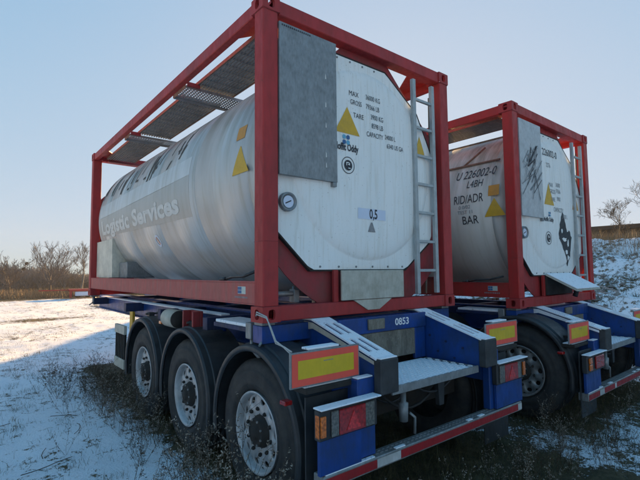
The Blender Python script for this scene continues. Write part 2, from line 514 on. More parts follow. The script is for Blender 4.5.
    def done(self, name, mat, parent=None, smooth=False, kind=None, label=None, autosmooth=None):
        me = bpy.data.meshes.new(name)
        if smooth:
            for f in self.bm.faces:
                f.smooth = True
        self.bm.to_mesh(me)
        self.bm.free()
        me.materials.append(mat if not isinstance(mat, str) else M[mat])
        o = bpy.data.objects.new(name, me)
        COL.objects.link(o)
        if parent:
            o.parent = parent
        if kind:
            o['kind'] = kind
        if label:
            o['label'] = label
        return o

def raw(name, verts, faces, mat, parent=None, kind=None):
    me = bpy.data.meshes.new(name)
    if isinstance(verts, np.ndarray):
        nf, k = faces.shape
        me.vertices.add(len(verts))
        me.vertices.foreach_set('co', verts.astype(np.float32).ravel())
        me.loops.add(nf * k)
        me.loops.foreach_set('vertex_index', faces.astype(np.int32).ravel())
        me.polygons.add(nf)
        me.polygons.foreach_set('loop_start', np.arange(0, nf * k, k, dtype=np.int32))
        me.update(calc_edges=True)
    else:
        me.from_pydata(verts, [], faces)
    me.materials.append(mat)
    o = bpy.data.objects.new(name, me)
    COL.objects.link(o)
    if parent:
        o.parent = parent
    if kind:
        o['kind'] = kind
    return o

def thing(name, label, cat, loc=(0, 0, 0), rz=0.0, group=None):
    o = bpy.data.objects.new(name, None)
    COL.objects.link(o)
    o.location = loc
    o.rotation_euler = (0, 0, rz)
    o.empty_display_size = 0.2
    tag(o, label, cat, group)
    return o

def tag(o, label, cat, group=None):
    o['label'] = label
    o['category'] = cat
    if group:
        o['group'] = group

def text(body, size, fn, mat, parent, name='lettering', depth=0.0, xscale=1.0, shear=0.0, bold=0.0, cuts=0, label=None, spacing=1.0):
    """flat lettering; fn maps (u, v) in metres to a point"""
    cu = bpy.data.curves.new('t', 'FONT')
    cu.body = body
    cu.size = size
    cu.offset = bold
    cu.resolution_u = 3
    cu.space_character = spacing
    tmp = bpy.data.objects.new('t', cu)
    COL.objects.link(tmp)
    me0 = bpy.data.meshes.new_from_object(tmp)
    bm = bmesh.new()
    bm.from_mesh(me0)
    bpy.data.objects.remove(tmp)
    bpy.data.curves.remove(cu)
    bpy.data.meshes.remove(me0)
    if cuts:
        h = size * 0.9
        for i in range(cuts):
            bmesh.ops.bisect_plane(bm, geom=bm.verts[:] + bm.edges[:] + bm.faces[:], plane_co=(0, -size * 0.2 + h * (i + 0.5) / cuts, 0), plane_no=(0, 1, 0))
    for v in bm.verts:
        u, w = v.co.x * xscale + v.co.y * shear, v.co.y
        v.co = fn(u, w)
    me = bpy.data.meshes.new(name)
    bm.to_mesh(me)
    bm.free()
    me.materials.append(M[mat])
    o = bpy.data.objects.new(name, me)
    COL.objects.link(o)
    o.parent = parent
    if label:
        o['label'] = label
    return o

# ------------------------------------------------------------------ ground
AX0, AX1 = -60, 70
def hill_h(x, y):
    """the embankment right of and behind the trailers: a bank that starts about 13 m from the camera, its unseen stretch raised to shade the snow"""
    # distance along an arc: the foot of the bank runs from (9,-20) over (13,5) to (15,24)
    n1 = mnoise.noise(Vector((x * 0.16, y * 0.16, 3.1))) * 1.0
    n2 = mnoise.noise(Vector((x * 0.6, y * 0.6, 7.7))) * 0.35
    n3 = mnoise.noise(Vector((x * 2.0, y * 2.0, 1.7))) * 0.20
    foot = 11.6 + 0.10 * max(0, y) + n1 * 0.8
    t = (x - foot) / 10.5
    top = 1.0
    if t <= 0:
        s = 0
    elif t < 1:
        s = t * t * (3 - 2 * t) * 0.55 + t * 0.45
    else:
        s = 1.0
    end = (y - 30) / 6  # unseen far end, placed to set the shadow edge on the left snow
    e = 1 - min(1, max(0, end)) ** 1.0
    e = e * e * (3 - 2 * e)
    Hh = 3.3 + 3.4 * max(0, min(1, (y - 11) / 9)) + n1 * 0.12  # taller stretch hidden by the containers, shaped to shade the foreground snow
    back = max(0.0, min(1.0, (x - 40) / 12))
    h = s * e * Hh * (1 - back)
    return h + (n2 + n3) * min(1, s * 4) * e * (1 - 0.7 * max(0, min(1, (t - .8) * 4)))

def bare_mask(x, y):
    """0 = even snow, 1 = no snow"""
    b = 0.0
    # under and beside the trailers
    def band(cx, hw, y0, y1, soft):
        dx = max(0, abs(x - cx) - hw)
        dy = max(0, y0 - y, y - y1)
        return max(0, 1 - math.hypot(dx, dy) / soft)
    b = max(b, 0.62 * band(1.4, 1.15, -0.7, 6.5, 0.40))
    b = max(b, 0.7 * band(4.85, 1.15, -0.5, 7.5, 0.5))
    b = max(b, 0.40 * band(1.5, 1.2, -1.7, -0.7, 0.5))
    if x > 2 and y < 0:
        b = max(b, 0.16)
    b = max(b, 0.8 * band(2.95, 0.4, 1.0, 8, 0.5))
    # old grass patch in the sun ahead of the trailer
    b = max(b, 0.9 * max(0, 1 - abs((y - 22.5) / 2.6)) * max(0, 1 - abs((x - 8.0) / 5.2)))
    b = max(b, 0.5 * max(0, 1 - abs((y - 17.8) / 0.8)) * max(0, 1 - abs((x - 0.5) / 3)))
    # field edge
    if y > 33 and x < 60:
        b = max(b, min(0.95, (y - 33) / 3))
    if x > 10:
        b = max(b, min(0.10, (x - 10) * 0.2) + 0.45 * max(0, min(1, (x - 20.5) / 2)))
    return b

def axis_pts(lo, hi, a, b, fine, grow):
    pts = list(np.arange(a, b + 1e-6, fine))
    s = fine
    v = b
    while v < hi:
        s *= grow
        v += s
        pts.append(min(v, hi))
    s = fine
    v = a
    while v > lo:
        s *= grow
        v -= s
        pts.insert(0, max(v, lo))
    return pts

def build_ground():
    xs = axis_pts(-2500, 2500, -4, 14, 0.11, 1.07)
    ys = axis_pts(-2500, 2500, -3.5, 12, 0.11, 1.06)
    nx, ny = len(xs), len(ys)
    V = np.zeros((nx * ny, 3))
    bare = np.zeros(nx * ny)
    k = 0
    for y in ys:
        for x in xs:
            near = abs(x) < 80 and abs(y) < 90
            z = 0.0
            if near:
                z = mnoise.noise(Vector((x * 0.5, y * 0.5, 0))) * 0.05 + mnoise.noise(Vector((x * 2.6, y * 2.6, 4))) * 0.022 + mnoise.noise(Vector((x * 9, y * 9, 9))) * 0.009
                z -= 0.02
                z += hill_h(x, y)
                bare[k] = bare_mask(x, y)
            else:
                bare[k] = 0.55
            V[k] = (x, y, z)
            k += 1
    i = np.arange(nx - 1)
    j = np.arange(ny - 1)
    I, J = np.meshgrid(i, j)
    a = (J * nx + I).ravel()
    F = np.stack([a, a + 1, a + nx + 1, a + nx], 1)
    g = raw('ground', V, F, M['ground'], kind='structure')
    at = g.data.attributes.new('bare', 'FLOAT', 'POINT')
    at.data.foreach_set('value', bare.astype(np.float32))
    for p in g.data.polygons:
        pass
    g.data.shade_smooth()
    return g
build_ground()

def gz(x, y):
    return mnoise.noise(Vector((x * 0.5, y * 0.5, 0))) * 0.05 + mnoise.noise(Vector((x * 2.6, y * 2.6, 4))) * 0.022 - 0.02 + hill_h(x, y)

# ------------------------------------------------------------------ tank container
CW, CL, CH = 2.438, 6.058, 2.591
BR, BZ = 1.155, 1.315                        # barrel radius and height of its axis above the container's bottom
BX = CW / 2

def on_end(x0, z0, y):
    return lambda u, v: Vector((x0 + u, y, z0 + v))
PCX, PCZ = 1.19, 1.38
PPROF = [(0.0, 0.022), (0.3, 0.023), (0.6, 0.027), (0.8, 0.033), (0.86, 0.040), (0.885, 0.052), (0.90, 0.060), (9, 0.060)]
def panel_y(x, z):
    r = math.hypot(x - PCX, z - PCZ)
    for (a, ya), (b, yb) in zip(PPROF, PPROF[1:]):
        if r <= b:
            return ya + (yb - ya) * (r - a) / (b - a)
    return 0.06
def on_panel(x0, z0, off=0.004):
    return lambda u, v: Vector((x0 + u, panel_y(x0 + u, z0 + v) - off, z0 + v))
def panel_flat(name, pts, mat, parent, off=0.003, label=None):
    # sticker that follows the end panel: the outline filled on a fine grid
    bm = bmesh.new()
    vs = [bm.verts.new((p[0], 0, p[1])) for p in pts]
    bm.faces.new(vs)
    for ax, n in ((0, 8), (2, 8)):
        lo, hi = min(v.co[ax] for v in bm.verts), max(v.co[ax] for v in bm.verts)
        for i in range(1, n):
            no = (1, 0, 0) if ax == 0 else (0, 0, 1)
            co = [0, 0, 0]
            co[ax] = lo + (hi - lo) * i / n
            bmesh.ops.bisect_plane(bm, geom=bm.verts[:] + bm.edges[:] + bm.faces[:], plane_co=co, plane_no=no)
    for v in bm.verts:
        v.co.y = panel_y(v.co.x, v.co.z) - off
    me = bpy.data.meshes.new(name)
    bm.to_mesh(me)
    bm.free()
    me.materials.append(M[mat])
    o = bpy.data.objects.new(name, me)
    COL.objects.link(o)
    o.parent = parent
    if label:
        o['label'] = label
    return o
def on_side(y0, z0, x):
    return lambda u, v: Vector((x, y0 - u, z0 + v))
def on_barrel(y0, z0, off=0.004):
    phi0 = math.asin((z0 - BZ) / BR)
    def f(u, v):
        p = phi0 + v / BR
        rr = BR + off
        return Vector((BX - rr * math.cos(p), y0 - u, BZ + rr * math.sin(p)))
    return f

def decal_barrel(name, pts, mat, parent, off=0.003, n=10, label=None):
    """pts: quad (y, z) corners bl, br, tr, tl laid on the barrel's left side"""
    bm = bmesh.new()
    grid = []
    for j in range(n + 1):
        t = j / n
        row = []
        for i in range(3):
            s = i / 2
            a = [pts[0][k] * (1 - s) + pts[1][k] * s for k in (0, 1)]
            b = [pts[3][k] * (1 - s) + pts[2][k] * s for k in (0, 1)]
            y, z = a[0] * (1 - t) + b[0] * t, a[1] * (1 - t) + b[1] * t
            p = math.asin(max(-1, min(1, (z - BZ) / BR)))
            rr = BR + off
            row.append(bm.verts.new((BX - rr * math.cos(p), y, BZ + rr * math.sin(p))))
        grid.append(row)
    for j in range(n):
        for i in range(2):
            f = bm.faces.new((grid[j][i], grid[j][i + 1], grid[j + 1][i + 1], grid[j + 1][i]))
            f.smooth = True
    me = bpy.data.meshes.new(name)
    bm.to_mesh(me)
    bm.free()
    me.materials.append(M[mat])
    o = bpy.data.objects.new(name, me)
    COL.objects.link(o)
    o.parent = parent
    if label:
        o['label'] = label
    return o

def flat(name, pts, y, mat, parent, axis='y', t=0.002, label=None):
    """thin sticker or plate: 2-D outline given as (x,z) on an end face, or (y,z) on a side face"""
    mb = MB()
    mb.prism(pts, axis, y - t, y)
    return mb.done(name, mat, parent, label=label)

def casting(parent, x, y, z, mx, my):
    """ISO corner casting with oval openings; mx, my: -1 when the outer face looks to -x / -y"""
    mb = MB()
    w, l, h = 0.162, 0.178, 0.118
    x0 = x if mx < 0 else x - w
    y0 = y if my < 0 else y - l
    # faces: end face (y), side face (x), top and bottom, each with its slot; the hollow shows dark
    if my < 0:
        mb.holed((x0, y0, z), (1, 0, 0), (0, 0, 1), w, h, 0.062, 0.079, 0.03)
    else:
        mb.holed((x0 + w, y0 + l, z), (-1, 0, 0), (0, 0, 1), w, h, 0.062, 0.079, 0.03)
    if mx < 0:
        mb.holed((x0, y0 + l, z), (0, -1, 0), (0, 0, 1), l, h, 0.062, 0.079, 0.03)
    else:
        mb.holed((x0 + w, y0, z), (0, 1, 0), (0, 0, 1), l, h, 0.062, 0.079, 0.03)
    mb.holed((x0, y0, z + h), (1, 0, 0), (0, 1, 0), w, l, 0.064, 0.12, 0.028)
    mb.holed((x0, y0 + l, z), (1, 0, 0), (0, -1, 0), w, l, 0.064, 0.12, 0.028)
    # inner sides
    xi = x0 + w if mx < 0 else x0
    yi = y0 + l if my < 0 else y0
    bm = mb.bm
    for a in ([(xi, y0, z), (xi, y0 + l, z), (xi, y0 + l, z + h), (xi, y0, z + h)],
              [(x0, yi, z), (x0 + w, yi, z), (x0 + w, yi, z + h), (x0, yi, z + h)]):
        bm.faces.new([bm.verts.new(p) for p in a])
    bmesh.ops.remove_doubles(bm, verts=bm.verts, dist=1e-4)
    return mb.done('corner_casting', 'red', parent)

def triangle_pts(cx, z0, w, h):
    return [(cx - w / 2, z0), (cx + w / 2, z0), (cx, z0 + h)]

def make_container(root, style):
    T = root
    red = 'red' if style == 1 else 'red_bright'
    # corner castings and posts
    for mx, x in ((-1, 0.0), (1, CW)):
        for my, y in ((-1, 0.0), (1, CL)):
            casting(T, x, y, 0.0, mx, my)
            casting(T, x, y, CH - 0.118, mx, my)
            mb = MB()
            px0 = x + 0.006 if mx < 0 else x - 0.006 - 0.142
            py0 = y + 0.006 if my < 0 else y - 0.006 - 0.134
            mb.box(px0, px0 + 0.142, py0, py0 + 0.134, 0.118, CH - 0.118, 0.008)
            mb.done('corner_post', red, T)
    # weld beads round the foot and head of each near post
    for x0 in (0.006, CW - 0.148):
        for z in (0.1185, CH - 0.1205, 0.62):
            if z == 0.62 and x0 > 1:
                continue
            mb = MB()
            ring = [(x0, 0.006), (x0 + 0.142, 0.006), (x0 + 0.142, 0.140), (x0, 0.140)]
            pts = [Vector((p[0], p[1], z)) for p in ring + ring[:1]]
            mb.tube([p + Vector((0, 0, 0)) for p in pts], 0.0035 if z != 0.62 else 0.002, 6)
            mb.done('weld_bead', 'red_dark', T)
    # end rails
    for s, y in ((1, 0.012), (-1, CL - 0.012)):
        mb = MB()
        a, b = (y, y + 0.12) if s > 0 else (y - 0.12, y)
        mb.box(0.162, CW - 0.162, a, b, CH - 0.125, CH - 0.004, 0.006)
        mb.done('top_end_rail', red, T)
        mb = MB()
        mb.box(0.162, CW - 0.162, a, b, 0.004, 0.120, 0.006)
        mb.done('bottom_end_rail', red, T)
    # side rails: square tube on top, deeper channel below
    for x in (0.012, CW - 0.012 - 0.075):
        mb = MB()
        mb.box(x, x + 0.075, 0.178, CL - 0.178, CH - 0.125, CH - 0.012, 0.006)
        mb.done('top_side_rail', red, T)
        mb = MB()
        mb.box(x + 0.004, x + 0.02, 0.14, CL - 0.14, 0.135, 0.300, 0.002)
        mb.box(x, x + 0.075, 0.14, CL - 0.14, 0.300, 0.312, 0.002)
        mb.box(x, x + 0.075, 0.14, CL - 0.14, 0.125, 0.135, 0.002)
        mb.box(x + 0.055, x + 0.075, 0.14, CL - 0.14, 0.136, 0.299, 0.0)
        mb.done('bottom_side_rail', 'red_faded_lit' if style == 1 else red, T)
    # corner gussets behind the end frame: the ring that carries the tank
    for y in (0.10, CL - 0.10 - 0.012):
        mb = MB()
        bm = mb.bm
        n = 72
        inner, outer = [], []
        rings = []
        for yy in (y, y + 0.012):
            ri, ro = [], []
            for k in range(n):
                a = 2 * PI * k / n
                ca, sa = math.cos(a), math.sin(a)
                ri.append(bm.verts.new((BX + 0.93 * ca, yy, BZ + 0.93 * sa)))
                # outer edge: circle below, frame-wide octagon above
                if sa < 0:
                    ro_r = min(1.345, 1.10 / max(abs(ca), 1e-6), 1.28 / max(abs(sa), 1e-6))
                else:
                    ro_r = min(1.10 / max(abs(ca), 1e-6), 1.165 / max(abs(sa), 1e-6), 1.20 / (abs(ca) * 0.78 + abs(sa) * 0.83))
                ro.append(bm.verts.new((BX + ro_r * ca, yy, BZ + ro_r * sa)))
            rings.append((ri, ro))
        (a1, b1), (a2, b2) = rings
        for k in range(n):
            j = (k + 1) % n
            for q in ((a1[k], b1[k], b1[j], a1[j]), (a2[k], a2[j], b2[j], b2[k]), (b1[k], b2[k], b2[j], b1[j]), (a1[k], a1[j], a2[j], a2[k])):
                bm.faces.new(q)
        mb.done('tank_ring', 'red_dark' if style == 1 else 'red', T)
    # flat corner gussets under the top frame
    for x, y, sx, sy in ((0.09, 0.13, 1, 1), (CW - 0.09, 0.13, -1, 1), (0.09, CL - 0.13, 1, -1), (CW - 0.09, CL - 0.13, -1, -1)):
        mb = MB()
        mb.prism([(x, y), (x + sx * 0.42, y), (x, y + sy * 0.60)], 'z', CH - 0.055, CH - 0.045)
        mb.done('corner_gusset', 'red_bright', T)  # bounced light under the corner put in by a brighter red
    # tank barrel in sheets
    ysec = [0.36, 1.45, 2.62, 3.80, 4.92, 5.62]
    bmname = 'barrel' if style == 1 else 'barrel_white'
    for i, (a, b) in enumerate(zip(ysec, ysec[1:])):
        mb = MB()
        r = BR + (0.0015 if i % 2 else 0.0)
        mb.lathe([(a + 0.003, r - 0.016), (a + 0.004, r), (b - 0.004, r), (b - 0.003, r - 0.016)], (BX, 0, BZ), 'y', 120)
        mb.done('cladding_sheet', bmname, T, label='first cladding sheet behind the end frame' if i == 0 else None)
    mb = MB()
    mb.lathe([(5.622, BR - 0.012), (5.623, BR)] + [(5.625 + 0.28 * math.sin(t), BR - 0.22 + 0.22 * math.cos(t)) for t in (PI / 2 * k / 8 for k in range(1, 9))] + [(5.96, 0.5), (5.97, 0)], (BX, 0, BZ), 'y', 120)
    mb.done('tank_head', bmname, T)
    mb = MB()
    mb.lathe([(0.362, BR - 0.012), (0.361, BR - 0.001), (0.25, BR - 0.05), (0.13, BR - 0.22), (0.125, 0.3)], (BX, 0, BZ), 'y', 120)
    mb.done('tank_head', bmname, T)
    # end panel with the dished circle
    outline = [(0.50, .40), (1.70, .40), (2.13, .71), (2.17, 1.20), (2.17, 1.62), (1.93, 2.04), (1.46, 2.355), (0.74, 2.355), (0.36, 2.04), (0.17, 1.62), (0.17, 1.20), (0.17, .71)]
    mb = MB()
    bm = mb.bm
    cx, cz = 1.19, 1.38
    nn = 96
    def edge_pt(a):
        d = Vector((math.cos(a), math.sin(a)))
        best = 9
        for k in range(len(outline)):
            p = Vector(outline[k]) - Vector((cx, cz))
            q = Vector(outline[(k + 1) % len(outline)]) - Vector((cx, cz))
            e = q - p
            den = d.x * e.y - d.y * e.x
            if abs(den) < 1e-9:
                continue
            t = (p.x * e.y - p.y * e.x) / den
            s = (p.x * d.y - p.y * d.x) / den
            if t > 0 and -1e-6 <= s <= 1 + 1e-6:
                best = min(best, t)
        return best
    ctr = bm.verts.new((cx, 0.022, cz))
    prev = None
    prof = [(0.3, 0.023), (0.6, 0.027), (0.8, 0.033), (0.86, 0.040), (0.885, 0.052), (0.90, 0.060)]
    rings = []
    for rr, yy in prof:
        rings.append([bm.verts.new((cx + rr * math.cos(a), yy, cz + rr * math.sin(a))) for a in (2 * PI * k / nn for k in range(nn))])
    for dy, sc in ((0.060, 1.0), (0.092, 1.0)):
        row = []
        for k in range(nn):
            a = 2 * PI * k / nn
            e = max(edge_pt(a), 0.905)
            row.append(bm.verts.new((cx + e * math.cos(a), dy, cz + e * math.sin(a))))
        rings.append(row)
    for k in range(nn):
        bm.faces.new((ctr, rings[0][k], rings[0][(k + 1) % nn])).smooth = True
    for ri, (A, B) in enumerate(zip(rings, rings[1:])):
        for k in range(nn):
            f = bm.faces.new((A[k], B[k], B[(k + 1) % nn], A[(k + 1) % nn]))
            f.smooth = ri < len(prof)-1
    bmesh.ops.recalc_face_normals(bm, faces=bm.faces)
    mb.done('end_panel', 'panel', T)
    # dark sealing strip and bolts at the panel's rim
    for p, q in (((0.50, .392), (1.70, .392)), ((1.70, .392), (2.137, .703)), ((0.50, .392), (0.165, .703)), ((0.74, 2.363), (1.46, 2.363)), ((1.46, 2.363), (1.937, 2.045)), ((2.178, 1.62), (1.937, 2.045))):
        mb = MB()
        mb.beam((p[0], 0.083, p[1]), (q[0], 0.083, q[1]), 0.05, 0.014, 0.001)
        mb.done('panel_seal', 'black_matt', T)
    for bx, bz in [(0.60 + 0.21 * k, 0.425) for k in range(6)] + [(0.82 + 0.16 * k, 2.33) for k in range(4)]:
        mb = MB()
        mb.lathe([(-0.006, 0), (-0.006, 0.009), (0, 0.010)], (bx, 0.0595, bz), 'y', 8)
        mb.done('bolt', 'galv', T)
    # grey document plate, top left of the end
    mb = MB()
    mb.box(0.152, 0.755, -0.004, 0.0005, 1.155, 2.405, 0.001)
    mb.box(0.152, 0.158, 0.0005, 0.022, 1.155, 2.405, 0.0)
    mb.box(0.749, 0.755, 0.0005, 0.058, 1.155, 2.405, 0.0)
    mb.box(0.158, 0.749, 0.0005, 0.022, 2.399, 2.405, 0.0)
    mb.box(0.158, 0.749, 0.0005, 0.030, 1.155, 1.161, 0.0)
    mb.done('cover_plate', 'galv' if style == 1 else 'plate_sheen', T, label='grey metal cover plate' if style == 1 else 'scuffed grey metal cover plate')
    mb = MB()
    mb.box(0.70, 0.745, -0.008, 0.03, 1.115, 1.152, 0.002)
    mb.done('plate_bracket', 'galv', T)
    # lower flat box and drain below it
    if style == 1:
        mb = MB()
        mb.box(0.785, 1.59, -0.012, 0.010, 0.132, 0.392, 0.004)
        mb.done('valve_box_lid', 'white_box', T, label='flat grey box lid hanging closed')
        mb = MB()
        mb.prism([(0.93, 0.128), (1.42, 0.128), (1.25, 0.035), (1.10, 0.035)], 'y', -0.005, 0.010)
        mb.done('drip_tray', 'white_box', T)
    else:
        bm_ = MB()
        bm_.beam((1.17, 0.02, 0.40), (1.17, -0.36, 0.20), 0.80, 0.018, 0.003)
        bm_.done('valve_box_lid', 'white_box', T, label='flat grey box lid propped open')
        sn = MB()
        sn.beam((1.17, 0.012, 0.418), (1.17, -0.355, 0.225), 0.77, 0.012, 0.002)
        sn.done('snow_layer', 'frost', T)
        mb = MB()
        mb.box(0.785, 1.59, 0.012, 0.075, 0.132, 0.372, 0.004)
        mb.done('valve_box', 'black_matt', T)
        mb = MB()
        mb.tube([(1.45, -0.05, 0.33), (1.42, -0.12, 0.20), (1.38, -0.10, 0.10)], 0.035, 8)
        mb.done('outlet_hose', 'black', T)
    # horizontal pipe and clamp in the lower left opening
    mb = MB()
    mb.tube([(0.20, 0.22, 0.20), (0.62, 0.22, 0.20)], 0.022, 8)
    mb.tube([(0.44, 0.22, 0.13), (0.44, 0.22, 0.26)], 0.014, 8)
    mb.box(0.42, 0.47, 0.18, 0.26, 0.125, 0.235, 0.003)
    mb.done('drain_pipe', 'galv', T)
    # diagonal braces in the bottom corners
    mb = MB()
    mb.beam((0.76, 0.05, 0.12), (0.76, 0.05, 0.395), 0.05, 0.03, 0.002, (0, 1, 0))
    mb.done('upright', red, T)
    # gauge
    mb = MB()
    mb.lathe([(0.0, 0.0), (0.0, 0.058), (-0.012, 0.062), (-0.016, 0.074), (0.0, 0.078), (0.03, 0.078)], (0.255, 0.028, 0.945), 'y', 32)
    g = mb.done('gauge', 'galv', T)
    mb = MB()
    mb.lathe([(-0.001, 0.0), (-0.001, 0.05)], (0.255, 0.026, 0.945), 'y', 24)
    mb.done('dial', 'label_blue', g)
    mb = MB()
    mb.beam((0.225, 0.0235, 0.93), (0.28, 0.0235, 0.955), 0.002, 0.009, 0)
    mb.done('needle', 'text_black', g)
    # ladder
    lad = MB()
    lad.box(1.812, 1.858, -0.005, 0.035, 0.15, 2.385, 0.003)
    lad.box(2.122, 2.168, -0.005, 0.035, 0.15, 2.385, 0.003)
    L = lad.done('ladder', 'ladder', T)
    for k in range(7):
        mb = MB()
        z = 0.385 + 0.299 * k
        mb.box(1.858, 2.122, 0.002, 0.030, z - 0.014, z + 0.014, 0.003)
        mb.done('rung', 'ladder', L)
    # cable down the ladder side
    mb = MB()
    mb.tube([(2.10, 0.12, 0.14), (2.12, 0.12, 0.5), (2.17, 0.10, 0.9), (2.2, 0.10, 1.6), (2.21, 0.10, 2.3)], 0.011, 6)
    mb.done('hose', 'timber', T)
    # walkway: three gratings and two perforated planks on brackets
    wz = CH - 0.108
    def grating(y0, y1, x0=0.20, x1=0.69):
        mb = MB()
        x = x0 + 0.02
        while x < x1 - 0.01:
            mb.box(x, x + 0.016, y0, y1, wz, wz + 0.03, 0)
            x += 0.036
        y = y0 + 0.06
        while y < y1 - 0.02:
            mb.box(x0 + 0.008, x1 - 0.008, y, y + 0.007, wz + 0.008, wz + 0.026, 0)
            y += 0.15
        g = mb.done('grating', 'grate', T)
        e = MB()
        e.box(x0, x0 + 0.007, y0, y1, wz - 0.004, wz + 0.034, 0.001)
        e.done('edge_angle', 'brown_warm_lit', g)  # orange light along the grating's edge put into its colour
        e = MB()
        e.box(x1 - 0.007, x1, y0, y1, wz - 0.004, wz + 0.034, 0.001)
        e.done('edge_angle', 'brown_warm_lit', g)
    def plank(y0, y1, x0=0.095, x1=0.90):
        mb = MB()
        z = wz - 0.030
        nxn, nyn = 22, int((y1 - y0) / 0.042)
        for i in range(nxn + 1):
            x = x0 + (x1 - x0) * i / nxn
            mb.box(x - 0.009, x + 0.009, y0 + 0.001, y1 - 0.001, z, z + 0.004, 0)
        for j in range(nyn + 1):
            y = y0 + (y1 - y0) * j / nyn
            mb.box(x0 - 0.01, x1 + 0.01, y - 0.009, y + 0.009, z + 0.0005, z + 0.0045, 0)
        mb.box(x0 - 0.012, x1 + 0.012, y0 - 0.012, y0 - 0.008, z - 0.03, z + 0.006, 0)
        mb.box(x0 - 0.012, x1 + 0.012, y1 + 0.008, y1 + 0.012, z - 0.03, z + 0.006, 0)
        p = mb.done('perforated_plank', 'grate_light', T)
        e = MB()
        e.box(x0 - 0.018, x0 - 0.013, y0, y1, z - 0.03, z + 0.02, 0.001)
        e.done('edge_angle', 'brown_warm_lit', p)  # orange light on the plank's left end put into its colour
        for yy in (y0 - 0.045, y1 + 0.02):
            b = MB()
            b.box(0.088, 0.23, yy, yy + 0.025, z - 0.012, z + 0.035, 0.001)
            b.done('bracket', 'red_dark', p)
    grating(0.30, 1.84)
    grating(2.14, 3.93)
    grating(4.20, 5.80)
    plank(1.76, 2.12)
    plank(3.90, 4.16)
    mb = MB()
    mb.beam((0.84, 0.15, wz - 0.07), (0.84, CL - 0.15, wz - 0.07), 0.030, 0.035)
    mb.done('walkway_beam', 'timber', T)
    mb = MB()
    mb.box(0.24, 0.86, CL - 0.22, CL - 0.14, wz - 0.03, wz + 0.005)
    mb.done('walkway_crossbar', 'red_dark', T)
    mb = MB()
    mb.prism([(0.80, CH - 0.14), (1.10, CH - 0.14), (1.02, BZ + BR - 0.02), (0.84, BZ + BR - 0.05)], 'y', CL - 0.2, CL - 0.19)
    mb.done('gusset', 'red_dark', T)
    # manhole with lid on top of the tank, under the frame
    mb = MB()
    mb.lathe([(BR - 0.02, 0.30), (BR + 0.035, 0.30), (BR + 0.05, 0.28), (BR + 0.055, 0)], (BX + 0.1, 3.05, BZ), 'z', 32)
    mb.done('manhole', 'galv', T)
    # far valve cabinet on the left side
    mb = MB()
    mb.prism([(4.83, 0.32), (5.90, 0.32), (5.90, 0.95), (4.86, 0.95)], 'x', 0.10, 0.115)
    mb.prism([(4.83, 0.32), (4.86, 0.95), (4.845, 0.95), (4.815, 0.32)], 'x', 0.10, 0.40)
    mb.done('valve_cabinet', 'cabinet', T)
    mb = MB()
    mb.box(0.2, 0.75, 4.35, 4.80, 0.315, 0.56, 0.01)
    mb.done('insulated_valve', 'galv', T)
    # drain hose lying on the rail near the post
    mb = MB()
    mb.tube([(0.06, 0.72, 0.325), (0.06, 0.60, 0.345), (0.07, 0.42, 0.35), (0.08, 0.24, 0.39)], 0.013, 6)
    mb.tube([(0.06, 0.72, 0.325), (0.05, 0.80, 0.32)], 0.02, 6)
    mb.done('drain_hose', 'black', T)

    # ---------------- print on it
    rail_logo(T, 0.42, 0.208)
    if style == 1:
        Y = 0.0265
        text('MAX', 0.068, on_panel(0.93, 1.995), 'text_black', T, xscale=0.85, label='black lettering reading MAX')
        text('GROSS', 0.066, on_panel(0.945, 1.915), 'text_black', T, xscale=0.72)
        text('36000 KG', 0.068, on_panel(1.145, 2.005), 'text_black', T, xscale=0.70)
        text('79366 LB', 0.068, on_panel(1.145, 1.915), 'text_black', T, xscale=0.70)
        text('TARE', 0.066, on_panel(0.98, 1.795), 'text_black', T, xscale=0.85)
        text('3900 KG', 0.068, on_panel(1.205, 1.825), 'text_black', T, xscale=0.70)
        text('8598 LB', 0.068, on_panel(1.215, 1.740), 'text_black', T, xscale=0.70)
        text('CAPACITY', 0.068, on_panel(1.145, 1.650), 'text_black', T, xscale=0.70)
        text('24000 L', 0.066, on_panel(1.395, 1.665), 'text_black', T, xscale=0.72)
        text('6340 US GA', 0.066, on_panel(1.42, 1.580), 'text_black', T, xscale=0.72)
        text('Moffit Oddy', 0.09, on_panel(0.738, 1.468), 'text_black', T, xscale=0.66, bold=0.003, label='black lettering of the company name')
        logo(T, 0.885, 1.567, 0.085, panel_y(0.885, 1.575) - 0.003)
        panel_flat('warning_triangle', triangle_pts(0.905, 1.625, 0.30, 0.25), 'yellow', T, label='yellow triangle sign beside the cover plate')
        panel_flat('warning_triangle', triangle_pts(1.945, 1.60, 0.20, 0.20), 'yellow', T, label='yellow triangle sign behind the ladder')
        emblem(T, 0.905, 1.335, 0.078, panel_y(0.905, 1.335) - 0.002)
        panel_flat('number_label', [(1.02, 0.862), (1.385, 0.862), (1.385, 0.962), (1.02, 0.962)], 'label_blue', T)
        text('0,5', 0.125, on_panel(1.165, 0.872), 'text_black', T, xscale=0.72, bold=0.003, label='black number 0,5')
        panel_flat('dark_triangle_mark', [(1.145, 0.745), (1.245, 0.745), (1.205, 0.835), (1.185, 0.835)], 'text_faint', T)
        # row of small print on the cover plate
        for k in range(15):
            flat('print_mark', [(0.175 + k * 0.020, 2.375), (0.188 + k * 0.020, 2.375), (0.188 + k * 0.020, 2.390), (0.175 + k * 0.020, 2.390)], -0.004, 'text_black', T, t=0.0008)
        for z in (2.05, 1.80, 1.62, 1.36, 1.27):
            flat('scuff_mark', [(0.625, z), (0.637, z), (0.634, z + 0.035), (0.628, z + 0.045)], -0.004, 'text_white', T, t=0.0008)
        # left side of the tank: the ghost of an old livery
        decal_barrel('faded_band', [(5.55, 1.02), (1.60, 0.98), (1.60, 1.42), (5.55, 1.33)], 'ghost', T, 0.0035, label='darker faded band of old livery')
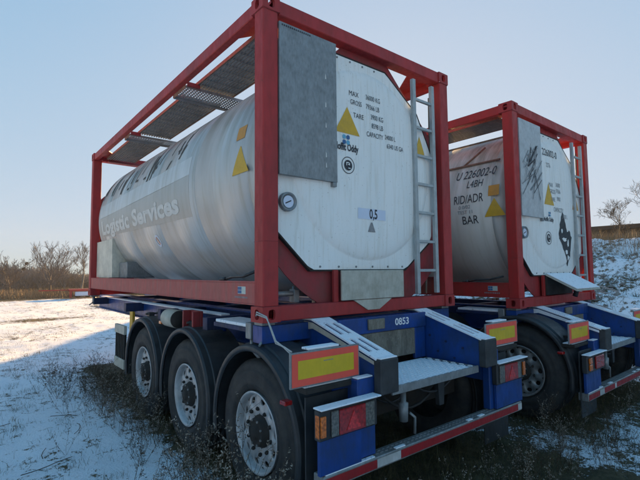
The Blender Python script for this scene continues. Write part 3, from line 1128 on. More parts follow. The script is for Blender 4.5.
        decal_barrel('faded_band', [(5.55, 1.335), (1.6, 1.425), (1.6, 1.63), (5.55, 1.56)], 'ghost_light', T, 0.0035, label='paler faded band of old livery')
        text('Logistic Services', 0.31, on_barrel(5.45, 1.06, 0.006), 'text_white', T, xscale=1.72, bold=0.012, cuts=6, label='pale lettering reading Logistic Services')
        # remnants of peeled black capitals above
        rr = random.Random(5)
        for lx in np.arange(1.95, 5.5, 0.38):
            for s in range(rr.choice((2, 3, 4))):
                y0 = lx + rr.uniform(0, 0.3)
                w = rr.uniform(0.015, 0.055)
                z0 = 1.60 + rr.uniform(0, 0.22)
                z1 = z0 + rr.uniform(0.10, 0.46)
                sl_ = rr.uniform(-0.06, 0.10)
                decal_barrel('letter_residue', [(y0 + w, z0), (y0, z0), (y0 - sl_, z1), (y0 + w - sl_, z1)], 'residue', T, 0.0045, 5)
            if rr.random() < 0.6:
                y0 = lx + 0.15
                z0 = 1.62 + rr.uniform(0, 0.25)
                decal_barrel('letter_residue', [(y0 + 0.1, z0), (y0, z0), (y0, z0 + 0.035), (y0 + 0.1, z0 + 0.03)], 'residue', T, 0.0047, 3)
        # yellow signs near the post
        decal_barrel('warning_triangle', [(0.62, 1.23), (0.33, 1.23), (0.470, 1.47), (0.480, 1.47)], 'yellow', T, 0.005, label='yellow triangle sign on the tank side')
        decal_barrel('square_sign', [(0.58, 1.54), (0.43, 1.54), (0.43, 1.66), (0.58, 1.66)], 'orange_label', T, 0.005, label='small yellow square sign on the tank side')
        # round faded badge
        mb = MB()
        f = on_barrel(2.87, 0.80, 0.006)
        bm = mb.bm
        outer = [bm.verts.new(f(0.085 * math.cos(a), 0.085 * math.sin(a))) for a in (2 * PI * k / 24 for k in range(24))]
        inn = [bm.verts.new(f(0.06 * math.cos(a), 0.06 * math.sin(a))) for a in (2 * PI * k / 24 for k in range(24))]
        for k in range(24):
            bm.faces.new((outer[k], outer[(k + 1) % 24], inn[(k + 1) % 24], inn[k]))
        mb.done('round_badge', 'label_blue', T)
        mb = MB()
        bm = mb.bm
        q = [f(-0.045, 0.05), f(-0.015, 0.05), f(0.045, -0.05), f(0.015, -0.05)]
        bm.faces.new([bm.verts.new(p) for p in q])
        mb.done('badge_stripe', 'lens_red', T)
    else:
        Y = 0.0265
        text('226002-0', 0.14, on_panel(0.86, 2.05), 'text_black', T, xscale=0.86, label='black number 226002-0 on the end panel')
        text('22T6', 0.09, on_panel(0.95, 1.89), 'text_faint', T, xscale=0.7)
        for (x, z, s) in ((1.0, 1.62, 'MAX'), (1.02, 1.53, 'GROSS'), (1.22, 1.64, '36000'), (1.22, 1.55, '79366'), (1.04, 1.42, 'TARE'), (1.24, 1.44, '3900')):
            text(s, 0.085, on_panel(x, z), 'text_faint', T, xscale=0.7)
        text('CAPACITY', 0.09, on_panel(1.12, 1.28), 'text_faint', T, xscale=0.75)
        text('24000 L', 0.085, on_panel(1.38, 1.20), 'text_faint', T, xscale=0.7)
        panel_flat('warning_triangle', triangle_pts(0.99, 1.36, 0.30, 0.30), 'yellow', T, label='yellow triangle sign beside the cover plate')
        panel_flat('warning_triangle', triangle_pts(1.90, 1.36, 0.24, 0.30), 'orange_label', T, label='orange triangle sign behind the ladder')
        logo(T, 0.98, 1.23, 0.062, panel_y(0.98, 1.23) - 0.003)
        text('Moffit Oddy', 0.08, on_panel(0.80, 1.13), 'text_black', T, xscale=0.75, bold=0.002)
        emblem(T, 0.93, 0.90, 0.09, panel_y(0.93, 0.90) - 0.003)
        # black peeled diamond label
        rp = random.Random(12)
        core = [(1.25, 0.97), (1.29, 0.88), (1.40, 0.76), (1.50, 0.64), (1.56, 0.55), (1.60, 0.50), (1.64, 0.66), (1.655, 0.80), (1.69, 0.93), (1.62, 1.05), (1.55, 1.00), (1.50, 1.12), (1.46, 1.24), (1.41, 1.30), (1.36, 1.20), (1.31, 1.12)]
        ragged = []
        for k, p in enumerate(core):
            q = core[(k + 1) % len(core)]
            for t in (0, 0.33, 0.66):
                ragged.append((p[0] + (q[0] - p[0]) * t + rp.uniform(-0.016, 0.016), p[1] + (q[1] - p[1]) * t + rp.uniform(-0.02, 0.02)))
        panel_flat('peeled_label', ragged, 'peel', T, label='black peeling diamond label')
        for (x, z, a, b) in ((1.44, 0.90, 0.10, 0.035), (1.56, 0.85, 0.04, 0.07), (1.50, 0.72, 0.05, 0.04), (1.36, 1.02, 0.03, 0.05)):
            panel_flat('bare_patch', [(x + a * math.cos(t) * rp.uniform(0.5, 1), z + b * math.sin(t) * rp.uniform(0.5, 1)) for t in (2 * PI * k / 9 for k in range(9))], 'panel', T, off=0.0045)
        # scribble of wiped marks on the cover plate
        rr = random.Random(3)
        for k in range(46):
            a = rr.uniform(0.45, 1.3) * rr.choice((-1, 1))
            x, z = rr.uniform(0.26, 0.66), rr.uniform(1.55, 2.02)
            l = rr.uniform(0.10, 0.46)
            dx, dz = l * math.cos(a) / 2, l * math.sin(a) / 2
            x0, x1 = max(0.17, x - dx), min(0.74, x + dx)
            w = rr.uniform(0.005, 0.016)
            flat('scratch_mark', [(x0, z - dz), (x0 + w, z - dz - w), (x1 + w, z + dz - w), (x1, z + dz)], -0.004 - 0.0003 * k, 'text_faint' if k % 2 else 'text_black', T, t=0.0003)
        # tank side print
        text('U 226002-0', 0.185, on_barrel(0.93, 1.735, 0.006), 'text_black', T, xscale=0.68, shear=0.12, cuts=3, label='black number 226002-0 on the tank side')
        text('L4BH', 0.15, on_barrel(0.735, 1.595, 0.006), 'text_black', T, xscale=0.72, shear=0.12, cuts=3)
        text('RID/ADR', 0.17, on_barrel(0.92, 1.385, 0.006), 'text_black', T, xscale=0.68, cuts=3, label='black lettering reading RID/ADR')
        text('0 0/02', 0.07, on_barrel(0.84, 1.31, 0.006), 'text_faint', T, cuts=2)
        text('TEST 11', 0.07, on_barrel(0.86, 1.24, 0.006), 'text_faint', T, cuts=2)
        text('BAR', 0.16, on_barrel(0.80, 1.10, 0.006), 'text_black', T, xscale=0.85, cuts=3)
        decal_barrel('warning_triangle', [(0.46, 1.17), (0.14 + .03, 1.17), (0.31, 1.40), (0.32, 1.40)], 'yellow', T, 0.005, label='yellow triangle sign on the tank side')
        decal_barrel('square_sign', [(0.40, 1.44), (0.25, 1.44), (0.25, 1.58), (0.40, 1.58)], 'orange_label', T, 0.005, label='orange square sign on the tank side')
        # gutter strip and strut at the top of the tank side
        mb = MB()
        f = on_barrel(0, 1.93, 0.018)
        mb.tube([f(-5.4, 0), f(-3, 0), f(-0.3, 0)], 0.014, 6)
        mb.done('rain_gutter', 'brown_warm_lit', T)
        mb = MB()
        mb.tube([f(-0.85, 0.0), on_barrel(0, 2.18, 0.03)(-0.62, 0)], 0.013, 6)
        mb.done('drain_strut', 'brown_warm_lit', T)

def rail_logo(T, y0, z0):
    """small blue and white sticker on the bottom rail"""
    x = 0.0165
    flat('rail_sticker', [(y0 - 0.13, z0), (y0, z0), (y0, z0 + 0.06), (y0 - 0.13, z0 + 0.06)], x, 'sticker', T, axis='x', t=0.001)
    for a, b in ((0.002, 0.004), (0.034, 0.004), (0.002, 0.032), (0.034, 0.032)):
        flat('sticker_mark', [(y0 - a - 0.030, z0 + b), (y0 - a, z0 + b), (y0 - a, z0 + b + 0.024), (y0 - a - 0.030, z0 + b + 0.024)], x - 0.001, 'decal_blue', T, axis='x', t=0.001)
    for k in range(9):
        yy = y0 + 0.05 - 0.024 * k
        flat('sticker_mark', [(yy - 0.016, z0 - 0.035), (yy, z0 - 0.035), (yy, z0 - 0.020), (yy - 0.016, z0 - 0.020)], x, 'text_faint', T, axis='x', t=0.001)

def logo(T, cx, cz, s, y):
    for i, (a, b, m) in enumerate(((-1, 1, 'decal_cyan'), (1, 1, 'decal_blue'), (-1, -1, 'decal_blue'), (1, -1, 'decal_cyan'))):
        h = s * 0.46
        x0, z0 = cx + a * s * 0.28 - h / 2, cz + b * s * 0.28 - h / 2
        c = h * 0.25
        flat('logo_mark', [(x0 + c, z0), (x0 + h - c, z0), (x0 + h, z0 + c), (x0 + h, z0 + h - c), (x0 + h - c, z0 + h), (x0 + c, z0 + h), (x0, z0 + h - c), (x0, z0 + c)], y, m, T)

def emblem(T, cx, cz, r, y):
    """ringed oval emblem with a light monogram"""
    mb = MB()
    mb.lathe([(-0.001, r * 0.91), (-0.001, r)], (cx, y, cz), 'y', 32)
    mb.lathe([(-0.002, 0.0), (-0.002, r * 0.62)], (cx, y, cz), 'y', 32)
    e = mb.done('emblem', 'text_black', T)
    for k, (dx, dz, w, h) in enumerate(((-0.3, 0.25, 0.42, 0.10), (-0.3, -0.05, 0.10, 0.32), (0.0, -0.38, 0.35, 0.10), (0.15, 0.0, 0.10, 0.3), (-0.05, 0.05, 0.28, 0.09))):
        flat('monogram', [(cx + dx * r, cz + dz * r), (cx + (dx + w) * r, cz + dz * r), (cx + (dx + w) * r, cz + (dz + h) * r), (cx + dx * r, cz + (dz + h) * r)], y - 0.0022 - k * 0.0003, 'panel', e, t=0.0003)

# ------------------------------------------------------------------ trailer
GRP_W = 'wheels'
def wheel_mesh(parent, x, y, z, side, style):
    """side -1: outer face looks to -x"""
    s = side
    w = thing_part('wheel', parent)
    w.location = (x, y, z)
    def PX(prof):
        return [(s * -a, r) for a, r in prof]   # a measured inwards from the outer face
    R0 = 0.545
    mb = MB()
    prof = [(0.028, 0.300), (0.006, 0.312), (-0.012, 0.345), (-0.020, 0.385), (-0.016, 0.388), (-0.022, 0.43), (-0.015, 0.465), (-0.009, 0.468), (-0.006, 0.50), (0.012, 0.528), (0.02, 0.532), (0.035, R0)]
    xx = 0.035
    for g in range(4):
        a = 0.085 + g * 0.07
        prof += [(a - 0.008, R0 + 0.002), (a - 0.006, R0 - 0.013), (a + 0.006, R0 - 0.013), (a + 0.008, R0 + 0.002)]
    prof += [(0.345, R0), (0.385, 0.50), (0.395, 0.43), (0.375, 0.34), (0.36, 0.30)]
    mb.lathe(PX(prof), (0, 0, 0), 'x', 80)
    mb.done('tyre', 'tyre', w)
    # tread blocks at the shoulder
    # rim: lip, barrel, disc with ten hand holes
    mb = MB()
    mb.lathe(PX([(0.030, 0.298), (-0.002, 0.300), (-0.006, 0.306), (-0.010, 0.300), (-0.008, 0.288), (0.02, 0.280), (0.05, 0.272)]), (0, 0, 0), 'x', 64)
    d0 = 0.034
    bm = mb.bm
    nh = 10
    def PT(a, r, ax):
        return (s * -ax, r * math.cos(a), r * math.sin(a))
    r_in, r_out = 0.118, 0.273
    def axd(r):
        t = (r - r_in) / (r_out - r_in)
        return d0 + 0.012 - 0.030 * math.sin(PI * min(1, max(0, t)))*0.6
    for h in range(nh):
        ac = 2 * PI * (h + 0.5) / nh
        hw = PI / nh
        m_ = 24
        outl, hole, back = [], [], []
        for k in range(m_):
            t = 2 * PI * (k + 0.5) / m_
            c, sn = math.cos(t), math.sin(t)
            q = 1 / max(abs(c), abs(sn))
            aa, rr = ac + c * q * hw, (r_in + r_out) / 2 + sn * q * (r_out - r_in) / 2
            outl.append(bm.verts.new(PT(aa, rr, axd(rr))))
            hr = 0.234
            rr2 = hr + 0.024 * sn
            aa2 = ac + 0.030 * c / hr
            hole.append(bm.verts.new(PT(aa2, rr2, axd(rr2))))
            back.append(bm.verts.new(PT(aa2, rr2, axd(rr2) + 0.012)))
        for k in range(m_):
            j = (k + 1) % m_
            bm.faces.new((outl[k], outl[j], hole[j], hole[k])).smooth = True
            bm.faces.new((hole[k], hole[j], back[j], back[k]))
    bmesh.ops.remove_doubles(bm, verts=bm.verts, dist=3e-4)
    bmesh.ops.recalc_face_normals(bm, faces=bm.faces)
    mb.done('rim', 'alu' if style == 1 else 'alu_dull', w)
    mb = MB()
    mb.lathe(PX([(0.10, 0.28), (0.10, 0.10), (0.05, 0.10)]), (0, 0, 0), 'x', 32)
    mb.lathe(PX([(d0 + 0.012, 0.122), (d0 + 0.002, 0.120), (d0 - 0.012, 0.108), (-0.004, 0.104), (-0.010, 0.092), (-0.006, 0.085), (-0.006, 0.055), (-0.020, 0.05), (-0.022, 0)]), (0, 0, 0), 'x', 32)
    mb.done('hub', 'black_matt', w)
    for k in range(8):
        a = 2 * PI * k / 8 + 0.2
        nb = MB()
        nb.lathe(PX([(0.0, 0.009), (-0.016, 0.009), (-0.016, 0)]), (0, 0.092 * math.cos(a), 0.092 * math.sin(a)), 'x', 6, smooth=False)
        nb.done('hub_bolt', 'alu_dull', w)
    for k in range(10):
        a = 2 * PI * k / 10
        nb = MB()
        nb.lathe(PX([(d0 + 0.01, 0.016), (d0 - 0.014, 0.015), (d0 - 0.022, 0.009), (d0 - 0.022, 0)]), (0, 0.1675 * math.cos(a), 0.1675 * math.sin(a)), 'x', 6, smooth=False)
        nb.done('wheel_nut', 'black_matt', w)
    return w

def thing_part(name, parent):
    o = bpy.data.objects.new(name, None)
    COL.objects.link(o)
    o.parent = parent
    o.empty_display_size = 0.1
    return o

def copy_part(src, parent, loc):
    c = src.copy()
    COL.objects.link(c)
    c.parent = parent
    c.location = loc
    for ch in list(src.children):
        d = ch.copy()
        COL.objects.link(d)
        d.parent = c
    return c

def fender(parent, y, z, x0, x1, a0=R(-12), a1=R(192)):
    """half-round plastic mudguard over a wheel, outer lip towards -x"""
    mb = MB()
    bm = mb.bm
    n = 40
    rows = []
    for k in range(n + 1):
        a = a0 + (a1 - a0) * k / n
        # squarer than a circle
        c, sn = math.cos(a), math.sin(a)
        rr = 0.625
        fl = 1.0
        py, pz = rr * c * fl, rr * sn * 1.04
        ny, nz = c, sn
        row = []
        for (px, off) in ((x0, -0.040), (x0 - 0.012, -0.030), (x0 - 0.012, 0.004), (x0 + 0.006, 0.012), (x0 + 0.06, 0.010), (x0 + 0.066, 0.026), (x1 - 0.10, 0.026), (x1 - 0.09, 0.008), (x1, 0.008), (x1, -0.004), (x0 + 0.03, -0.004), (x0, -0.040)):
            row.append(bm.verts.new((px, y + py + ny * off, z + pz + nz * off)))
        rows.append(row)
    for A, B in zip(rows, rows[1:]):
        for i in range(len(A) - 1):
            f = bm.faces.new((A[i], A[i + 1], B[i + 1], B[i]))
            f.smooth = i in (1, 4, 6)
    for row in (rows[0], rows[-1]):
        bm.faces.new(row[:-1])
    bmesh.ops.recalc_face_normals(bm, faces=bm.faces)
    F = mb.done('mudguard', 'black', parent)
    # stiffening bracket with clamps across the top
    mb = MB()
    zt = z + 0.65 + 0.03
    mb.tube([(x0 + 0.10, y + 0.15, zt + 0.015), (x1 + 0.25, y + 0.15, zt + 0.015)], 0.014, 6)
    mb.box(x0 + 0.13, x0 + 0.20, y + 0.10, y + 0.20, zt - 0.03, zt + 0.035, 0.006)
    mb.box(x1 - 0.16, x1 - 0.09, y + 0.10, y + 0.20, zt - 0.03, zt + 0.035, 0.006)
    mb.done('mudguard_bracket', 'black', F)
    return F

def make_trailer(root, style, wy, number):
    T = root
    zc = ZC if style == 1 else ZC - 0.09
    def B(name, boxes, mat, bev=0.004, parent=None, label=None):
        mb = MB()
        for b in boxes:
            mb.box(b[0], b[1], b[2], b[3], b[4] + zc, b[5] + zc, bev)
        return mb.done(name, mat, parent or T, label=label)
    # long members
    for x in (0.66, 1.66):
        mb = MB()
        mb.box(x, x + 0.016, 0.21, 8.2, zc - 0.36, zc - 0.045, 0.002)
        mb.box(x - 0.06, x + 0.076, 0.21, 8.2, zc - 0.045, zc - 0.03, 0.002)
        mb.box(x - 0.06, x + 0.076, 0.21, 8.2, zc - 0.375, zc - 0.36, 0.002)
        mb.done('chassis_beam', 'blue', T)
    # crossmembers
    B('crossmember', [(0.03, 2.41, 0.06, 0.20, -0.165, -0.03)], 'blue')
    B('crossmember', [(0.10, 2.34, 0.21, 0.24, -0.34, -0.168)], 'blue_dark')
    for y in (1.15, 2.45, 3.9, 5.95):
        B('crossmember', [(0.08, 2.36, y, y + 0.10, -0.17, -0.05)], 'blue_dark')
    # side skirt rails running forward
    B('side_rail', [(0.33, 0.36, 1.3, 6.5, -0.22, -0.06)], 'blue')
    B('side_rail', [(2.08, 2.11, 1.3, 6.5, -0.22, -0.06)], 'blue')
    # frost lying along the beams
    B('snow_layer', [(0.30, 0.40, 1.30, 6.4, -0.059, -0.040)], 'frost')
    B('snow_layer', [(0.05, 0.30, 0.25, 0.90, -0.062, -0.035)], 'frost')
    B('support_plate', [(0.04, 0.32, 0.24, 0.92, -0.10, -0.063)], 'blue_dark')
    # twistlocks under the castings
    for x in (0.03, 2.29):
        for y in (0.03, 5.9):
            mb = MB()
            mb.box(x, x + 0.12, y + 0.03, y + 0.15, zc - 0.028, zc - 0.001, 0.004)
            mb.tube([(x + 0.06, y + 0.09, zc - 0.15), (x + 0.06, y + 0.09, zc - 0.03)], 0.03, 10)
            mb.tube([(x + 0.06, y + 0.09, zc - 0.12), (x - 0.03, y + 0.02, zc - 0.17)], 0.010, 6)
            mb.done('twistlock', 'galv', T)
    # rear arms with the sloping top
    for mirror in (0, 1):
        def X(a, b):
            return (a, b) if not mirror else (2.438 - b, 2.438 - a)
        x0, x1 = X(0.475, 0.657)
        arm = MB()
        prof = [(0.20, -0.018), (0.02, -0.018), (-0.72 + 0.05, -0.225), (-0.67, -0.455), (-0.10, -0.455), (0.20, -0.34)]
        arm.prism([(p[0], p[1] + zc) for p in prof], 'x', x0 + 0.012, x1 - 0.012)
        A = arm.done('rear_arm', 'blue', T)
        # top flange with four slots: built as rails and bridges so that the slots are open
        def slope(y):
            return (-0.012 if y > 0.02 else -0.012 + (y - 0.02) * (0.207 / 0.69)) + zc
        mb = MB()
        segs = [(0.20, 0.02), (0.02, -0.08), (-0.08, -0.30), (-0.30, -0.38), (-0.38, -0.60), (-0.60, -0.70)]
        wd = (x1 - x0)
        for a, b in segs:
            solid = (a, b) not in ((-0.08, -0.30), (-0.38, -0.60))
            strips = [(x0 - 0.006, x1 + 0.006)] if solid else [(x0 - 0.006, x0 + wd * 0.18), (x0 + wd * 0.38, x0 + wd * 0.62), (x0 + wd * 0.82, x1 + 0.006)]
            for p, q in strips:
                mb.prism([(a, slope(a) + 0.012), (b, slope(b) + 0.012), (b, slope(b) - 0.001), (a, slope(a) - 0.001)], 'x', p, q)
        bmesh.ops.remove_doubles(mb.bm, verts=mb.bm.verts, dist=1e-5)
        mb.done('arm_flange', 'frost', A, label='slotted sloping flange dusted with snow')
        # white edge strip on the outer flank
        mb = MB()
        xe = x0 - 0.005 if not mirror else x1 + 0.001
        mb.prism([(0.12, slope(0.12) - 0.012), (-0.0, slope(0) - 0.014), (-0.68, slope(-0.68) - 0.014), (-0.68, slope(-0.68) - 0.038), (-0.0, slope(0) - 0.06), (0.12, slope(0.12) - 0.085)], 'x', xe, xe + 0.004)
        mb.done('edge_strip', 'white_box' if style == 1 else 'frost', A)
        mb = MB()
        mb.box(x0, x1, -0.745, -0.671, zc - 0.46, zc - 0.222, 0.008)
        bf = mb.done('rubber_buffer', 'buffer', T)
        mb = MB()
        mb.box(x0 + 0.006, x1 - 0.006, -0.738, -0.680, zc - 0.221, zc - 0.212, 0.003)
        mb.done('snow_cap', 'frost', bf)
        # bolts on the flank
        for k in range(6):
            bb = MB()
            yy, zz = -0.15 - 0.09 * k, zc - 0.24 - 0.12 * (k % 2) - 0.02 * k
            xs_ = x1 - 0.012 if not mirror else x0 + 0.012 - 0.010
            bb.lathe([(0, 0.0), (0, 0.011), (0.010, 0.011), (0.010, 0.0)], (xs_, yy, zz), 'x', 6, smooth=False)
            bb.done('bolt', 'blue_dark', A)
        # upright from the arm down to the bumper
        x0, x1 = X(0.325, 0.490)
        mb = MB()
        mb.box(x0, x1, -0.668, -0.60, zc - 0.86, zc - 0.345, 0.005)
        mb.box(x0 + 0.02, x1 - 0.02, -0.60, -0.30, zc - 0.62, zc - 0.36, 0.005)
        U = mb.done('bumper_upright', 'blue', T)
        mb = MB()
        mb.box(x0 + 0.01, x1 - 0.01, -0.66, -0.605, zc - 0.344, zc - 0.334, 0.003)
        mb.done('snow_cap', 'frost', U)
        # lamp housing
        x0, x1 = X(-0.045, 0.322)
        if mirror:
            x0, x1 = 2.116, 2.483
        else:
            x0, x1 = -0.045, 0.420
        x1 = x1 if not mirror else x1
        hx0, hx1 = (-0.045, 0.318) if not mirror else (2.12, 2.483)
        hx0, hx1 = (-0.045, 0.322) if not mirror else (2.116, 2.483)
    # lamp clusters sit in front of the uprights' outer side
    for mirror in (0, 1):
        x0, x1 = (-0.045, 0.455) if not mirror else (1.985, 2.485)
        yf = -0.735
        mb = MB()
        mb.box(x0, x1, yf + 0.014, -0.669, zc - 0.645, zc - 0.462, 0.006)
        LH = mb.done('lamp_housing', 'black', T)
        mb = MB()
        mb.box(x0 - 0.01, x1 + 0.01, yf - 0.02, -0.672, zc - 0.455, zc - 0.445, 0.003)
        mb.done('snow_cap', 'frost', LH)
        def lensbox(name, a, b, mat, z0=-0.632, z1=-0.478, d=0.0):
            m2 = MB()
            if mirror:
                a, b = 2.44 - b, 2.44 - a
            m2.box(a, b, yf - d, yf + 0.0145, zc + z0, zc + z1, 0.006)
            m2.done(name, mat, LH)
        if style == 1:
            lensbox('reversing_lens', 0.045, 0.105, 'lens_clear')
            lensbox('tail_lamp_lens', 0.108, 0.335, 'lens_red', d=0.004)
            lensbox('fog_lamp_lens', 0.338, 0.42, 'lens_clear')
            cxl = 0.222 if not mirror else 2.218
            m2 = MB()
            m2.prism([(cxl - 0.062, zc - 0.612), (cxl + 0.062, zc - 0.612), (cxl, zc - 0.498)], 'y', yf - 0.0075, yf - 0.0035)
            m2.done('triangle_reflector', 'lens_bright', LH)
            m2 = MB()
            if not mirror:
                m2.box(-0.049, -0.044, -0.722, -0.685, zc - 0.625, zc - 0.49, 0.002)
            else:
                m2.box(2.484, 2.489, -0.722, -0.685, zc - 0.625, zc - 0.49, 0.002)
            m2.done('side_marker_lens', 'lens_orange', LH)
            m2 = MB()
            m2.box(-0.040 if not mirror else 2.435, 0.000 if not mirror else 2.475, yf - 0.002, yf + 0.0145, zc - 0.620, zc - 0.495, 0.003)
            m2.done('marker_lens', 'lens_orange', LH)
        else:
            lensbox('indicator_lens', -0.005, 0.070, 'lens_orange', -0.55, -0.485, 0.004)
            lensbox('indicator_lens', -0.005, 0.070, 'lens_orange', -0.62, -0.555, 0.004)
            lensbox('tail_lamp_lens', 0.17, 0.41, 'lens_red', -0.62, -0.485, d=0.004)
        mb = MB()
        mb.box(x0 + 0.02, x1 - 0.13 if not mirror else x1 - 0.02, -0.70, -0.672, zc - 0.86, zc - 0.648, 0.003)
        mb.done('lamp_bracket_plate', 'blue', T)
    # reflective marker boards
    for mirror in (0, 1):
        x0, x1 = (-0.160, 0.400) if not mirror else (2.038, 2.598)
        if style == 2:
            x0, x1 = (-0.15, 0.39) if not mirror else (2.05, 2.59)
        yf = -0.60
        mb = MB()
        mb.box(x0 - 0.012, x1 + 0.012, yf, yf + 0.014, zc - 0.338, zc - 0.118, 0.003)
        MBd = mb.done('marker_board', 'galv', T)
        mb = MB()
        mb.box(x0, x1, yf - 0.003, yf, zc - 0.328, zc - 0.128, 0.001)
        mb.done('red_border', 'reflex_red', MBd)
        mb = MB()
        mb.box(x0 + 0.045, x1 - 0.045, yf - 0.0045, yf - 0.0032, zc - 0.285, zc - 0.171, 0.0)
        mb.done('yellow_field', 'reflex_yellow', MBd)
        for k in range(6):
            flat('print_mark', [(x0 + 0.25 + 0.014 * k, zc - 0.195), (x0 + 0.26 + 0.014 * k, zc - 0.195), (x0 + 0.26 + 0.014 * k, zc - 0.189), (x0 + 0.25 + 0.014 * k, zc - 0.189)], yf - 0.0045, 'text_faint', MBd, t=0.0005)
        mb = MB()
        mb.box(x0 + 0.10, x1 - 0.02, yf - 0.01, yf + 0.13, zc - 0.385, zc - 0.352, 0.003)
        mb.beam((x0 + 0.3, yf + 0.02, zc - 0.30), (x0 + 0.3, -0.10, zc - 0.30), 0.03, 0.03)
        br = mb.done('board_bracket', 'black_matt', T)
        mb = MB()
        mb.box(x0 + 0.11, x1 - 0.03, yf + 0.016, yf + 0.12, zc - 0.352, zc - 0.343, 0.003)
        mb.done('snow_cap', 'frost', br)
        mb = MB()
        mb.box(x0 + 0.14, x1 - 0.16, yf + 0.014, yf + 0.09, zc - 0.118, zc - 0.104, 0.003)
        mb.done('snow_cap', 'frost', MBd)
    # deck between the arms, checker-like tread under snow
    mb = MB()
    mb.box(0.665, 1.775, -0.66, -0.12, zc - 0.475, zc - 0.452, 0.002)
    mb.box(0.665, 1.775, -0.672, -0.655, zc - 0.505, zc - 0.446, 0.002)
    mb.box(1.70, 1.775, -0.655, -0.12, zc - 0.505, zc - 0.476, 0.002)
    D = mb.done('tread_deck', 'galv', T)
    mb = MB()
    for i in range(26):
        for j in range(12):
            xx, yy = 0.69 + i * 0.041, -0.645 + j * 0.043
            mb.beam((xx, yy, zc - 0.4495), (xx + 0.024, yy + (0.022 if (i + j) % 2 else -0.022) * 0.8, zc - 0.4495), 0.010, 0.008, 0)
    o = mb.done('tread_pattern', 'snow', D, kind='stuff')
    mb = MB()
    mb.box(0.675, 1.68, -0.652, -0.125, zc - 0.4525, zc - 0.4485, 0.0)
    mb.done('snow_layer', 'frost', D)
    # rear wall behind the deck: board in a blue frame, with the fleet number
    B('end_crossmember', [(0.655, 1.785, -0.112, -0.085, -0.155, -0.02)], 'blue')
    B('end_board', [(0.90, 1.62, -0.105, -0.080, -0.40, -0.158)], 'timber', label='weathered grey-brown board below the container')
    B('rust_block', [(0.98, 1.18, -0.135, -0.113, -0.125, -0.035)], 'timber')
    B('frame_post', [(1.625, 1.775, -0.104, -0.07, -0.45, -0.156)], 'blue')
    B('frame_post', [(0.66, 0.895, -0.104, -0.07, -0.45, -0.156)], 'blue_dark')
    if number:
        text(number, 0.088, lambda u, v: Vector((1.335 + u, -0.1135, zc - 0.112 + v)), 'text_num', T, xscale=1.12, bold=0.002, label='white number ' + number)
    # cables sagging under the deck
    for k, (xa, xb, sag) in enumerate(((0.70, 1.30, 0.16), (0.75, 1.60, 0.22), (1.10, 1.72, 0.12))):
        mb = MB()
        P_ = []
        for i in range(9):
            t = i / 8
            P_.append((xa + (xb - xa) * t, -0.36 - 0.06 * k, zc - 0.52 - sag * 4 * t * (1 - t)))
        mb.tube(P_, 0.009 + 0.003 * (k % 2), 6)
        mb.done('cable', 'black' if k % 2 == 0 else 'rubber', T)
    # low plates below the deck
    B('rear_crossbeam', [(0.50, 1.95, -0.30, -0.12, -0.78, -0.52)], 'black_matt')
    mb = MB()
    mb.tube([(0.86, -0.60, zc - 0.50), (0.86, -0.60, zc - 0.60), (0.86, -0.60, zc - 0.605), (0.86, -0.60, zc - 0.74)], [0.022, 0.022, 0.038, 0.032], 12)
    mb.tube([(0.95, -0.58, zc - 0.70), (0.99, -0.60, zc - 0.74), (0.985, -0.60, zc - 0.86)], 0.012, 6)
    mb.done('coupling_pipe', 'galv', T)
    mb = MB()
    mb.prism([(1.42, zc - 0.505), (1.52, zc - 0.505), (1.50, zc - 0.76), (1.44, zc - 0.76)], 'y', -0.50, -0.46)
    mb.done('support_leg', 'black', T)
    # bumper: tread on top, red and white strip on the rear face
    mb = MB()
    mb.box(0.0, 2.438, -0.705, -0.600, zc - 0.948, zc - 0.866, 0.006)
    BU = mb.done('bumper', 'alu_dull', T)
    mb = MB()
    for k in range(52):
        xx = 0.02 + k * 0.0465
        for yy in (-0.60 - 0.035, -0.60 - 0.065):
            mb.box(xx, xx + 0.030, yy - 0.004, yy + 0.004, zc - 0.8665, zc - 0.861, 0)
    mb.done('step_tread', 'galv', BU, kind='stuff')
    if style == 1:
        segs = [(0.01, 0.46, 'stripe_red'), (0.463, 0.70, 'stripe_white'), (0.703, 2.36, 'stripe_red'), (2.363, 2.43, 'stripe_white')]
    else:
        segs = [(0.01, 0.32, 'stripe_red'), (0.323, 0.46, 'stripe_white'), (0.463, 0.80, 'stripe_red'), (0.803, 0.86, 'stripe_white'), (0.863, 1.6, 'stripe_red'), (1.603, 2.43, 'stripe_red')]
    for a, b, m in segs:
        mb = MB()
        mb.box(a, b, -0.7075, -0.7052, zc - 0.935, zc - 0.880, 0)
        mb.done('reflective_tape', m, BU)
    for a, b in ((0.02, 0.45), (0.66, 0.76), (1.55, 1.62), (1.72, 1.80)):
        mb = MB()
        mb.box(a, b, -0.700, -0.672, zc - 0.866, zc - 0.8585, 0.002)
        mb.done('snow_layer', 'frost', BU)
    # sticker on the left upright
    mb = MB()
    mb.box(0.395, 0.450, -0.6705, -0.669, zc - 0.585, zc - 0.495, 0)
    st = mb.done('sticker', 'sticker', T)
    mb = MB()
    mb.box(0.408, 0.437, -0.672, -0.6708, zc - 0.555, zc - 0.520, 0)
    mb.done('sticker_mark', 'green', st)
    # mud flaps behind the last wheels
    for mirror in (0, 1):
        x0, x1 = (-0.02, 0.40) if not mirror else (2.04, 2.46)
        mb = MB()
        yy = wy[0] - 0.70
        mb.box(x0, x1, yy, yy + 0.012, 0.16, zc - 0.42, 0.002)
        mb.done('mud_flap', 'black', T)
    B('tow_flap', [(1.90, 2.12, -0.56, -0.54, -1.06, -0.95)], 'black')
    # wheels, mudguards and axles
    proto = None
    zw = 0.545
